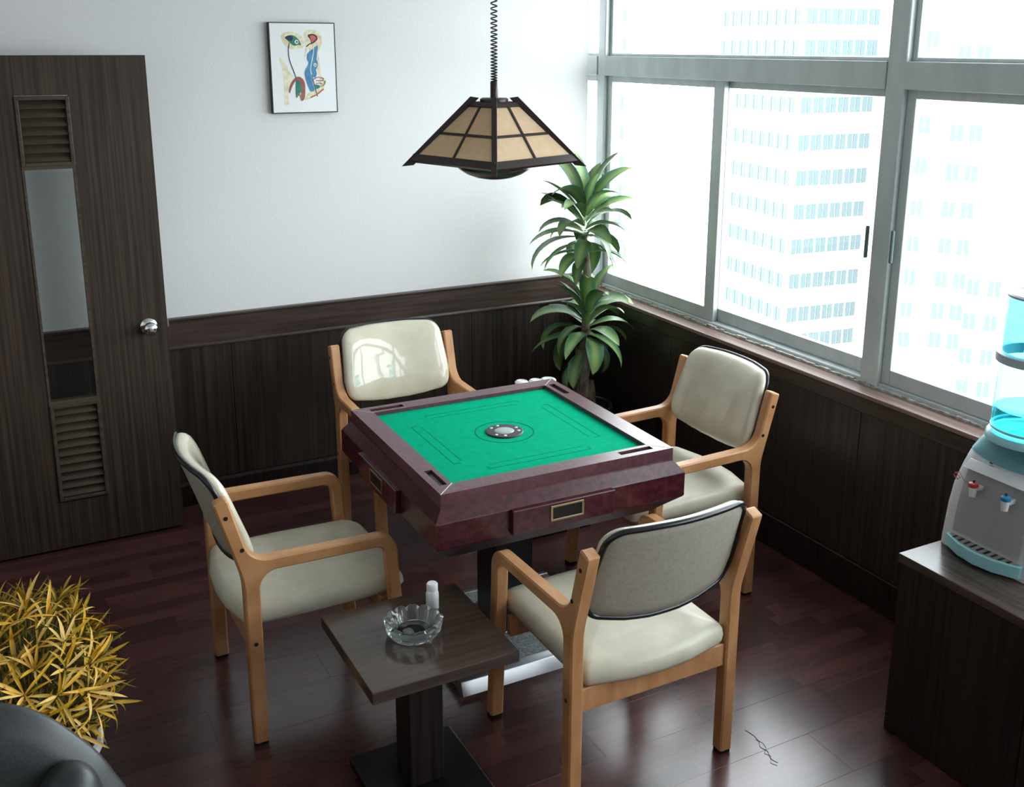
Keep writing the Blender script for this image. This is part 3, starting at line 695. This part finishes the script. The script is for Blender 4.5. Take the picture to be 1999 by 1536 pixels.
paint('painted_wash', [(640, 300), (760, 255), (860, 310), (885, 440), (840, 560), (860, 760), (880, 900), (940, 930), (920, 1040), (860, 1120), (720, 1200), (640, 1210), (700, 1120), (860, 1000), (780, 700), (700, 520), (640, 640), (660, 460)], 'art_wash')
paint('painted_wash', [(300, 640), (370, 690), (430, 800), (480, 900), (430, 1030), (420, 1180), (430, 1280), (370, 1270), (370, 1060), (350, 820)], 'art_wash')
paint('painted_wash', [(345, 340), (385, 360), (420, 440), (380, 460), (345, 400)], 'art_wash2')
paint('painted_wash', [(800, 330), (860, 350), (880, 450), (830, 480), (790, 440)], 'art_wash2')
paint('painted_leaf', [(380, 365), (440, 335), (510, 345), (560, 390), (600, 465), (560, 465), (500, 475), (450, 440), (410, 400)], 'art_green')
paint('painted_leaf', [(380, 365), (440, 338), (490, 360), (470, 410), (430, 405)], 'art_dark')
paint('painted_eye', [(510, 425), (530, 398), (557, 405), (560, 440), (535, 455)], 'art_white')
paint('painted_pupil', [(526, 420), (540, 412), (550, 425), (540, 438)], 'art_dark')
paint('painted_mark', [(690, 335), (750, 315), (810, 340), (820, 390), (780, 430), (745, 445), (720, 385)], 'art_dark')
paint('painted_mark', [(715, 345), (755, 332), (795, 352), (800, 385), (770, 415), (745, 430), (728, 380)], 'art_red')
stroke('painted_line', [(750, 440), (710, 455), (670, 488)], 14, 'art_dark')
paint('painted_figure', [(790, 490), (828, 478), (815, 600), (808, 660), (826, 700), (818, 770), (800, 800), (812, 850), (795, 905), (750, 915), (760, 1010), (778, 1085), (730, 1098), (690, 1020), (655, 900), (650, 820), (690, 745), (700, 700), (680, 650), (690, 580), (745, 530)], 'art_blue')
paint('painted_eye', [(768, 735), (785, 712), (808, 722), (806, 752), (784, 765)], 'art_white')
paint('painted_pupil', [(780, 736), (790, 730), (797, 740), (788, 748)], 'art_dark')
stroke('painted_line', [(762, 470), (768, 560), (745, 680), (728, 780), (740, 870), (780, 1010), (805, 1110), (825, 1170)], 12, 'art_wash')
stroke('painted_line', [(740, 870), (780, 1010), (805, 1110), (825, 1170)], 9, 'art_dark')
stroke('painted_line', [(440, 440), (425, 540), (445, 680), (500, 830), (535, 930)], 8, 'art_dark')
paint('painted_arch', [(432, 1090), (450, 1010), (500, 930), (560, 895), (620, 930), (650, 1010), (645, 1180), (600, 1225), (600, 1080), (590, 1000), (545, 945), (500, 980), (455, 1080), (445, 1120)], 'art_brown')
paint('painted_arch', [(530, 950), (580, 985), (605, 1050), (590, 1110), (550, 1165), (530, 1170)], 'art_green')
stroke('painted_line', [(540, 1160), (560, 1120), (590, 1170), (600, 1215)], 12, 'art_olive')
stroke('painted_hand', [(770, 935), (830, 905), (905, 925), (880, 955), (800, 950)], 9, 'art_brown')
stroke('painted_hand', [(880, 955), (930, 965), (905, 1020), (850, 1035)], 9, 'art_olive')
stroke('painted_hand', [(800, 995), (850, 985), (890, 1000)], 9, 'art_brown')
paint('painted_hand', [(775, 1010), (840, 1015), (850, 1050), (800, 1065)], 'art_green')
stroke('painted_line', [(730, 1185), (820, 1140), (910, 1070)], 13, 'art_red')

# ------------------------------------------------------------------ leafy plants
def leaf_mesh(name, length, width, arc, fold, material, nseg=10, thick=0.0, twist=0.0):
    """strap leaf along +x, curving down by arc (radians), shallow V fold"""
    bm = bmesh.new(); rows = []; p = Vector((0, 0, 0)); a = 0.0; ds = length / nseg
    for i in range(nseg + 1):
        t = i / nseg
        w = width * (math.sin(math.pi * min(1, .10 + t * .90)) ** .75) * (.45 + .55 * min(1, t * 2.5)) * (1 if t < .98 else .05) / 2
        nn = Vector((math.sin(a), 0, math.cos(a)))
        tw = twist * t; sd = Vector((0, math.cos(tw), 0)) + nn * math.sin(tw)
        rows.append([bm.verts.new(p - sd * w + nn * w * fold), bm.verts.new(p), bm.verts.new(p + sd * w + nn * w * fold)])
        a += arc / nseg * (.5 + t); p = p + Vector((math.cos(a), 0, -math.sin(a))) * ds
    for r0, r1 in zip(rows, rows[1:]):
        for k in range(2): bm.faces.new((r0[k], r0[k + 1], r1[k + 1], r1[k]))
    me = mesh_of(name, bm, material, 80)
    return me
DR = thing('dracaena_plant', 'tall leafy corn plant with two crowns in the window corner', 'plant', (-.269, -.441, 0))
obj('pot', lathe([(0, 0), (.105, 0), (.112, .01), (.142, .295), (.150, .303), (.150, .323), (.143, .327), (.136, .321), (.132, .288)], 36, cap=False), 'pot_glaze', DR, 40)
obj('soil_disc', lathe([(0, .295), (.06, .299), (.132, .291)], 28, cap=False), 'soil', DR, 60)
random.seed(5)
tp = [Vector((-.006 + .010 * math.sin(i * 1.3), .004 * math.cos(i), .27 + .05 * i)) for i in range(8)]
obj('trunk', tube(tp, [.050, .046, .044, .042, .041, .043, .041, .036], 14), 'bark', DR, 60)
obj('trunk', tube([Vector((.036, -.018, .25 + .05 * i)) for i in range(5)] , [.026, .028, .026, .022, .012], 10), 'bark', DR, 60)
cp = [(-.004, 0, .58), (.010, .0, .72), (.018, 0, .86), (.014, 0, .98), (.002, 0, 1.08), (-.006, 0, 1.18)]
obj('cane', tube(cp, [.024, .022, .021, .020, .019, .013], 12), 'bark', DR, 60)
obj('ribbon', tube([(-.006 + .047 * math.cos(t * .5236), .047 * math.sin(t * .5236), .375 + .004 * math.sin(t)) for t in range(12)], .0035, 6, closed=True), 'print_red', DR, 60)
LV = [leaf_mesh('leaf', l, w, a, f, 'leaf', 10, 0, tw) for (l, w, a, f, tw) in ((.30, .082, 1.0, .35, .3), (.28, .088, 1.6, .3, -.4), (.27, .078, .6, .4, .2), (.29, .085, 2.2, .28, .5), (.31, .074, 1.3, .4, -.3), (.26, .092, 1.8, .25, .6))]
def keep_clear(o):
    for _ in range(14):
        m_ = Matrix.LocRotScale(o.location, o.rotation_euler, o.scale)
        mx = max((m_ @ v.co).x for v in o.data.vertices); my = max((m_ @ v.co).y for v in o.data.vertices)
        if mx < .245 and my < .40: break
        o.scale = o.scale * .93
def crown(cx, cy, cz, n, spread_z, lo, hi, s0, s1, az0=0.0):
    for i in range(n):
        t = i / (n - 1); az = az0 + i * 2.39996 + random.uniform(-.25, .25)
        el = hi + (lo - hi) * (1 - t) if False else lo + (hi - lo) * t
        k = random.choice((0, 1, 2, 4, 5)) if el > .5 else random.choice((0, 1, 3, 5))
        o = link('leaf', LV[k], DR, (cx + .012 * math.cos(az), cy + .012 * math.sin(az), cz + spread_z * t))
        o.rotation_mode = 'XYZ'; o.rotation_euler = (random.uniform(-.3, .3), -el - random.uniform(-.12, .12), az)
        s = s0 + (s1 - s0) * random.random()
        o.scale = (s, s, s); keep_clear(o)
crown(-.006, 0, 1.14, 38, .19, R(-6), R(82), .80, 1.16, .6)
crown(.012, -.01, .67, 30, .14, R(-4), R(82), .78, 1.08, 2.0)
for az, el, z, k in ((2.6, .1, 1.10, 0), (3.5, .3, 1.08, 1), (-1.0, .4, 1.09, 4), (-2.4, .2, 1.06, 5), (2.7, -.3, .58, 3), (3.4, -.1, .56, 3), (-2.5, -.2, .60, 1), (-.9, -.1, .66, 3)):
    o = link('leaf', LV[k], DR, (0, 0, z), (0, -el, az)); o.scale = (.8, .8, .8); keep_clear(o)

BU = thing('yellow_bush', 'bushy potted plant with narrow yellow and orange leaves', 'plant', (-2.895, -1.86, 0))
obj('pot', lathe([(0, 0), (.12, 0), (.13, .01), (.172, .165), (.185, .180), (.183, .200), (.172, .203), (.163, .195), (.155, .16)], 40, cap=False), 'pot_white', BU, 40)
obj('soil_disc', lathe([(0, .178), (.10, .176), (.158, .168)], 28, cap=False), 'soil', BU, 60)
random.seed(11)
YL = [leaf_mesh('leaf', l, w, a, .5, 'yellow_leaf', 6) for (l, w, a) in ((.100, .0095, .5), (.085, .009, .9), (.115, .0085, 1.2), (.095, .010, -.3), (.07, .009, .3))]
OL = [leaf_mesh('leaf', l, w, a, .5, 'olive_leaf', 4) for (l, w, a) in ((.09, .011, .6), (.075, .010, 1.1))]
C0 = Vector((0, 0, .405)); RX = Vector((.225, .235, .225))
sprigs = []
for i in range(104):
    f = (i + .5) / 104; zc = 1 - f * 1.72; az = i * 2.39996
    rr_ = math.sqrt(max(0, 1 - zc * zc)); n = Vector((rr_ * math.cos(az), rr_ * math.sin(az), zc))
    sprigs.append((C0 + Vector((n.x * RX.x, n.y * RX.y, n.z * RX.z)) * random.uniform(.82, 1.06), n))
sb = bmesh.new(); cand = []
for p, n in sprigs:
    tube([(p.x * .12, p.y * .12, .17), tuple(p * .6 + Vector((0, 0, .08))), tuple(p)], [.005, .004, .003], 5, bm=sb)
    d = (n + Vector((0, 0, .35))).normalized(); q = d.to_track_quat('Z', 'Y')
    for k in range(10):
        az = k * 2.39996 + random.random(); el = random.uniform(.25, 1.25)
        loc = p - d * random.uniform(0, .035)
        m_ = Matrix.Translation(loc) @ q.to_matrix().to_4x4() @ Matrix.Rotation(az, 4, 'Z') @ Matrix.Rotation(-el, 4, 'Y') @ Matrix.Diagonal((random.uniform(.75, 1.1),) * 3 + (1,))
        cand.append((m_, (loc + Vector((-2.895, -1.86, 0)) - Vector(cam.location)).length + (0.1 if loc.x < -.12 else 0)))
obj('stem', sb, 'olive_leaf', BU)
cand.sort(key=lambda c: c[1])
for i, (m_, _) in enumerate(cand[:300]):
    o = link('leaf', YL[i % 5], BU); o.matrix_local = m_
rest = bmesh.new()
def add_me(bm, me, m_):
    b2 = bmesh.new(); b2.from_mesh(me); b2.transform(m_); tmp = bpy.data.meshes.new('t'); b2.to_mesh(tmp); b2.free(); bm.from_mesh(tmp); bpy.data.meshes.remove(tmp)
for i, (m_, _) in enumerate(cand[300:]): add_me(rest, YL[i % 5], m_)
o = obj('leaf_mass', rest, 'yellow_leaf', BU, 80); o['kind'] = 'stuff'
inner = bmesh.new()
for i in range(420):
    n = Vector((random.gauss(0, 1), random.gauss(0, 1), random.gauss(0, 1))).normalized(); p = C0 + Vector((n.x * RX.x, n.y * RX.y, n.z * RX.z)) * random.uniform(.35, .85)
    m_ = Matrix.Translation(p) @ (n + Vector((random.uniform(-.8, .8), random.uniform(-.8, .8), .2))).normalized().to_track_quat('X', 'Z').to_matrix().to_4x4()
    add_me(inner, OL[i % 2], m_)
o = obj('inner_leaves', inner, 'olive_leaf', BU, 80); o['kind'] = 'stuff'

# ------------------------------------------------------------------ cabinet, water dispenser and bottle
CB = thing('cabinet', 'low dark wooden cabinet carrying the water dispenser', 'cabinet', (-.54, -2.695, 0))
obj('worktop', box(-.008, .506, -.92, 0, .572, .600, .002, 1), 'cabinet_top_wood', CB)
obj('carcass', box(.014, .500, -.912, -.004, .0, .572), 'cabinet_wood', CB)
for k in range(2):
    d_ = obj('door', box(0, .013, -.912 + .455 * k + .002, -.912 + .455 * (k + 1) - .002, .003, .569, .001, 1), 'cabinet_wood', CB)
WDY0, WDY1 = -3.010, -2.700
DS = thing('water_dispenser', 'white and pale blue tabletop water dispenser on the cabinet', 'dispenser', (-.24, -2.855, .600))
hw_ = .155
# side profile (x, z): front at negative x; lofted across y with rounded shoulders
prof = [(-.142, 0), (-.140, .03), (-.128, .13), (-.112, .20), (-.092, .262), (-.066, .305), (-.030, .338), (.020, .362), (.06, .372), (.15, .372), (.17, .35), (.175, 0)]
bm = bmesh.new(); rings = []
for yy, inset, dz in ((-hw_, .030, .05), (-hw_ + .004, .016, .034), (-hw_ + .016, .006, .018), (-hw_ + .045, 0, .006), (0, -.006, 0), (hw_ - .045, 0, .006), (hw_ - .016, .006, .018), (hw_ - .004, .016, .034), (hw_, .030, .05)):
    rg = []
    for (x_, z_) in prof:
        zz = z_ - dz * (z_ / .372) ** 3
        rg.append(bm.verts.new((x_ + (inset if x_ < 0 else -inset * .5) * (.35 if z_ < .25 else 1), yy, zz)))
    rings.append(rg)
N = len(prof)
for a, b2 in zip(rings, rings[1:]):
    for i in range(N): bm.faces.new((a[i], a[(i + 1) % N], b2[(i + 1) % N], b2[i]))
bm.faces.new(rings[0]); bm.faces.new(rings[-1])
dbody = obj('housing', bm, 'dispenser_white', DS, 40)
# pale blue cap on the shoulder, an ellipse wrapping the bottle seat
def front_x(z):
    for (x0_, z0_), (x1_, z1_) in zip(prof, prof[1:]):
        if z0_ <= z <= z1_ and z1_ > z0_: return x0_ + (x1_ - x0_) * (z - z0_) / (z1_ - z0_)
    return -.14
SECT = [(-hw_, .030, .05), (-hw_ + .004, .016, .034), (-hw_ + .016, .006, .018), (-hw_ + .045, 0, .006), (0, -.006, 0), (hw_ - .045, 0, .006), (hw_ - .016, .006, .018), (hw_ - .004, .016, .034), (hw_, .030, .05)]
def housing_pt(yy, z_):
    """point of the housing's front surface at lateral yy and profile height z_"""
    for (y0_, i0, d0), (y1_, i1, d1) in zip(SECT, SECT[1:]):
        if y0_ <= yy <= y1_:
            t = (yy - y0_) / (y1_ - y0_); ins_ = i0 + (i1 - i0) * t; dz = d0 + (d1 - d0) * t
    return Vector((front_x(z_) + ins_ * (.35 if z_ < .25 else 1), yy, z_ - dz * (z_ / .372) ** 3))
bm = bmesh.new(); NX, NY = 18, 24; grid = []
for i in range(NX + 1):
    row_ = []
    for j in range(NY + 1):
        yy = (-1 + 2 * j / NY) * .150; q_ = math.sqrt(max(0, 1 - (yy / .152) ** 2))
        zlow = .318 - .036 * q_; zs = zlow + (.3719 - zlow) * i / NX
        row_.append(bm.verts.new(housing_pt(yy, zs) + Vector((-.0028, 0, .0024))))
    grid.append(row_)
for i in range(NX):
    for j in range(NY): bm.faces.new((grid[i][j], grid[i][j + 1], grid[i + 1][j + 1], grid[i + 1][j]))
bmesh.ops.solidify(bm, geom=bm.faces[:], thickness=.002)
obj('shoulder_cap', bm, 'dispenser_blue', DS, 50)
obj('bottle_seat', lathe([(.120, .360), (.119, .374), (.113, .382), (.100, .383), (.096, .378), (.06, .372), (0, .372)], 40, cap=False), 'dispenser_blue', DS, 40, (.0, 0, 0))
# recessed front panel, tray, taps
bm = bmesh.new(); grid = []
for i in range(11):
    zs = .06 + .196 * i / 10; grid.append([bm.verts.new((front_x(zs) - .0085 + (0.0), yy, zs)) for yy in (-.110, -.06, 0, .06, .110)])
for i in range(10):
    for j in range(4): bm.faces.new((grid[i][j], grid[i][j + 1], grid[i + 1][j + 1], grid[i + 1][j]))
bmesh.ops.solidify(bm, geom=bm.faces[:], thickness=.003)
obj('front_panel', bm, 'dispenser_panel', DS, 40)
obj('panel_brow', slab(fillet([(-.120, .256), (-.096, .256), (-.086, .276, .004), (-.094, .278, .004)], 3), -.118, .118, .002), 'dispenser_white', DS, 40)
def tap(y, m1):
    t_ = obj('tap', lathe([(0, -.030), (.0095, -.030), (.012, -.004), (.0125, .0), (0, .0)], 20, cap=False), 'tap_white', DS, 40, (-.150, y, .222))
    obj('tap_lever', lathe([(.0135, .0), (.0145, .004), (.0135, .011), (.008, .014), (0, .014)], 20, cap=False), m1, t_, 40)
    obj('tap_neck', box(0, .040, -.008, .008, -.016, -.002, .003, 1), 'tap_white', t_)
    obj('lever_pin', box(-.003, .003, -.003, .003, .013, .022, .001, 1), 'black_plastic', t_)
tap(.052, 'tap_red'); tap(-.056, 'tap_blue')
trp = fillet([(-.148, .128, .01), (-.1785, .06), (-.187, 0), (-.1785, -.06), (-.148, -.128, .01), (-.13, -.128), (-.13, .128)], 5)
tr_ = obj('drip_tray', slab(trp, .006, .046, .003, to3=lambda p, y: (p.x, p.y, y + .0)), 'dispenser_blue', DS, 40)
cenx = -.143
obj('drip_grid', slab([Vector((cenx + (p.x - cenx) * .82, p.y * .9)) for p in trp], .0455, .0475, to3=lambda p, y: (p.x, p.y, y)), 'drip_grid', tr_)
for k in range(9):
    yy = -.092 + .023 * k; ln = .030 * math.sqrt(max(.05, 1 - (yy / .115) ** 2))
    obj('grid_slot', box(-.142 - ln, -.142, yy - .004, yy + .004, .0473, .0482), 'black_plastic', tr_)
for k in range(3):
    obj('indicator_light', lathe([(0, .002), (.0022, .0015), (.0022, -.004)], 10, cap=False), 'print_dark', DS, 40, (housing_pt(-.05, .268).x + .0, -.050 - .012 * k, .268), (0, R(-55), 0))
for k, (dy, dz, w, h, mm) in enumerate(((.052, .283, .010, .005, 'print_dark'), (.040, .285, .007, .004, 'print_dark'), (.046, .276, .014, .002, 'print_dark'), (.050, .270, .010, .0018, 'print_dark'), (.046, .290, .005, .002, 'print_red'))):
    obj('printed_mark', box(housing_pt(dy, dz).x - .0018, housing_pt(dy, dz).x + .004, dy - w / 2, dy + w / 2, dz - h / 2, dz + h / 2), mm, DS)
pts = [(-.150, .060, .230), (-.156, .075, .228), (-.150, .092, .236), (-.145, .108, .246), (-.143, .124, .238), (-.144, .126, .226), (-.146, .112, .222), (-.148, .100, .232), (-.146, .118, .240), (-.145, .128, .232), (-.147, .110, .226)]
obj('red_string', tube([Vector((p.x, p.y, p.z)) for p in [Vector(q) for q in pts]], .0011, 5), 'print_red', DS, 60)

WB = thing('water_bottle', 'translucent turquoise two tier water bottle with a grey band', 'bottle', (-.24, -2.855, .984))
seg = 48
def fluted(prof_, amp, n=24):
    bm = bmesh.new(); rs = []
    for r, z, a in prof_:
        rs.append([bm.verts.new(((r - a * amp * (0.5 + .5 * math.cos(n * 2 * math.pi * k / 96))) * math.cos(2 * math.pi * k / 96), (r - a * amp * (0.5 + .5 * math.cos(n * 2 * math.pi * k / 96))) * math.sin(2 * math.pi * k / 96), z)) for k in range(96)])
    for a, b2 in zip(rs, rs[1:]):
        for k in range(96): bm.faces.new((a[k], a[(k + 1) % 96], b2[(k + 1) % 96], b2[k]))
    return bm
lo = obj('lower_tank', fluted([(.090, 0, 0), (.104, .006, 0), (.108, .020, 0), (.1075, .050, .6), (.1075, .200, .6), (.109, .212, 0)], .006), 'bottle_clear', WB, 50)
obj('base_ring', tube([(.106 * math.cos(t * math.pi / 24), .106 * math.sin(t * math.pi / 24), .012) for t in range(48)], .004, 8, closed=True), 'dispenser_blue', lo, 60)
obj('water', lathe([(0, .008), (.098, .010), (.1015, .03), (.1015, .070), (0, .070)], 48, cap=False), 'bottle_water', WB, 50)
obj('band', lathe([(.109, .208), (.1165, .210), (.1165, .234), (.108, .238), (.100, .238), (.100, .208)], 48, cap=False), 'bottle_band', WB, 40)
uo = obj('upper_tank', lathe([(.1005, .238), (.103, .250), (.103, .398), (.099, .405)], 48, cap=False), 'bottle_plastic', WB, 50)
obj('lid', lathe([(.104, .398), (.105, .404), (.098, .408), (.094, .402), (0, .400)], 48, cap=False), 'bottle_band', WB, 40)
obj('filter_core', lathe([(0, .236), (.045, .236), (.045, .245), (.038, .33), (.02, .335), (0, .335)], 32, cap=False), 'bottle_water', WB, 40)

# ------------------------------------------------------------------ black leather office chair, lower left
OC = thing('office_chair', 'black leather office chair, only its rounded back in view', 'chair', (-2.985, -3.02, 0), R(6))
# faces -y (towards the camera); back shell at +y
half = [(0, .905), (.05, .900), (.105, .880), (.157, .842), (.198, .795), (.232, .748), (.255, .700), (.274, .65), (.280, .54), (.24, .46), (.15, .43), (0, .425)]
oul = half + [(-x_, z_) for x_, z_ in half[-2:0:-1]]
oul = smooth_poly([Vector(p) for p in oul], 3)
def osurf(x_, z_, o_): return Vector((x_, .225 + .10 * (z_ - .45) - .55 * x_ * x_ + o_, z_))
bm = bmesh.new(); cen = Vector((0, .65)); rg_prev = None; rings = []
for r_, o_ in [(0.15, -.062), (.4, -.061), (.65, -.056), (.82, -.046), (.93, -.030), (.985, -.012), (1.0, 0), (.985, .012), (.93, .028), (.82, .040), (.6, .046), (.3, .048), (.12, .048)]:
    rings.append([bm.verts.new(osurf(*(cen + (p - cen) * r_), o_)) for p in oul])
for a, b2 in zip(rings, rings[1:]):
    for i in range(len(oul)): bm.faces.new((a[i], a[(i + 1) % len(oul)], b2[(i + 1) % len(oul)], b2[i]))
bm.faces.new(rings[0]); bm.faces.new(rings[-1])
ob_ = obj('backrest', bm, 'black_leather', OC, 80)
bm = bmesh.new()
def blob(bm, cx, cy, cz, rx, ry, rz, e=2.6, nu=28, nv=16):
    rings = []
    sp = lambda t: math.copysign(abs(t) ** (2 / e), t)
    for j in range(nv + 1):
        ph = -math.pi / 2 + math.pi * j / nv
        rings.append([bm.verts.new((cx + rx * sp(math.cos(ph)) * sp(math.cos(2 * math.pi * i / nu)), cy + ry * sp(math.cos(ph)) * sp(math.sin(2 * math.pi * i / nu)), cz + rz * sp(math.sin(ph)))) for i in range(nu)])
    for a, b2 in zip(rings, rings[1:]):
        for i in range(nu): bm.faces.new((a[i], a[(i + 1) % nu], b2[(i + 1) % nu], b2[i]))
    bmesh.ops.remove_doubles(bm, verts=bm.verts[:], dist=.0002)
    return bm
for s_ in (-1, 1): obj('side_bolster', blob(bmesh.new(), s_ * .165, .165, .695, .058, .06, .092, 2.2), 'black_leather', ob_, 80)
obj('seat', blob(bmesh.new(), 0, -.04, .455, .255, .26, .06, 3.5), 'black_leather', OC, 75)
for s in (-1, 1):
    a_ = obj('armrest', blob(bmesh.new(), s * .275, -.02, .640, .035, .15, .022, 3.0), 'black_plastic', OC, 75)
    obj('arm_post', tube([(s * .275, -.02, .63), (s * .275, .0, .50), (s * .20, .0, .43)], .014, 8), 'black_plastic', a_, 60)
obj('gas_column', lathe([(0, .09), (.028, .09), (.028, .25), (.02, .25), (.02, .41), (0, .41)], 20, cap=False), 'black_plastic', OC, 40)
for k in range(5):
    an = R(18 + 72 * k)
    s_ = obj('star_leg', tube([(0, 0, .105), (.15 * math.cos(an), .15 * math.sin(an), .095), (.275 * math.cos(an), .275 * math.sin(an), .075)], [.024, .02, .015], 8), 'black_plastic', OC, 60)
    obj('caster', lathe([(0, -.02), (.025, -.02), (.028, -.012), (.028, .012), (.025, .02), (0, .02)], 18, cap=False), 'black_plastic', s_, 40, (.275 * math.cos(an), .275 * math.sin(an), .0285), (R(90), 0, an))

# a few dropped hairs on the floor
hp = [(0, 0, .0008), (.006, -.03, .0008), (.002, -.06, .001), (-.012, -.085, .0008), (-.006, -.11, .001), (-.020, -.14, .0008), (-.014, -.165, .0008)]
HR = thing('hair_strand', 'thin dark hair strand lying in the floor glare', 'hair', (-.930, -2.508, 0))
obj('hair', tube([Vector(p) for p in smooth_poly([Vector(q) for q in hp], 4, False)], .0007, 5), 'hair', HR)
obj('hair', tube([Vector((p[0] * 1.6 - .002, p[1] * .75 - .05, .0008)) for p in hp], .0006, 5), 'hair', HR)

# ------------------------------------------------------------------ outside: pale apartment blocks across the street
struct('ground', box(2, 400, -300, 400, -60.5, -60), 'asphalt', 'pale street far below the windows', 'ground')
GZ = -60.0
def far_window_mesh(w, h):
    bmw = box(-w / 2, -.05, -.08, .05, 0, h); box(.05, w / 2, -.08, .05, 0, h, bm=bmw)
    return mesh_of('window', bmw, 'far_pane')
FWM = {(1.0, 1.3): far_window_mesh(1.0, 1.3), (.85, 1.2): far_window_mesh(.85, 1.2)}
def building(loc, rz, w, d, ztop, label):
    b_ = thing('apartment_building', label, 'building', (loc[0], loc[1], GZ), rz, 'pale buildings outside the windows')
    obj('wall', box(0, w, 0, d, 0, ztop - GZ), 'facade', b_)
    obj('roof', box(-.2, w + .2, -.2, d + .2, ztop - GZ, ztop - GZ + .5), 'facade', b_)
    return b_
def facade(b_, xs, zs, size, side=False):
    for z in zs:
        for x in xs:
            o = link('window', FWM[size], b_, (x, 0, z - GZ - size[1] / 2) if not side else (0, x, z - GZ - size[1] / 2))
            if side: o.rotation_euler = (0, 0, R(-90))
# curved looking block: corner towards us, window rows on both faces
b_ = building((59.4, 63.0), R(-7), 11, 17, 6.4, 'pale apartment block with ribbon window rows seen through the middle pane')
rowsA = [4.5, 2.0, -2.7, -5.8, -8.8, -11.7, -14.7, -17.8, -20.8, -23.3]
facade(b_, [.9 + 1.25 * k for k in range(6)], rowsA, (1.0, 1.3))
facade(b_, [.9 + 1.35 * k for k in range(9)], rowsA, (1.0, 1.3), side=True)
b_ = building((50.6, 86.0), R(-34), 6.0, 12, 6.6, 'pale apartment block with paired windows seen left beside the tall plant')
facade(b_, [4.1, 5.3], [4.9, 2.3, -3.3, -6.2, -9.0, -11.9, -14.9, -18.2], (.85, 1.2))
b_ = building((59.9, 52.6), R(-50), 16, 12, 6.0, 'pale apartment block with scattered windows seen behind the water bottle')
facade(b_, [1.9], [2.6, -.5, -3.6, -6.7, -9.8, -12.6, -15.2, -17.8, -20.2], (.85, 1.2))
facade(b_, [4.2, 5.5], [1.6, -1.2, -4.1, -7.0, -9.8, -12.6, -15.2, -17.7, -20.0], (.85, 1.2))
facade(b_, [6.5, 8.0], [-15.6, -18.3, -21.0, -23.6], (.85, 1.2))
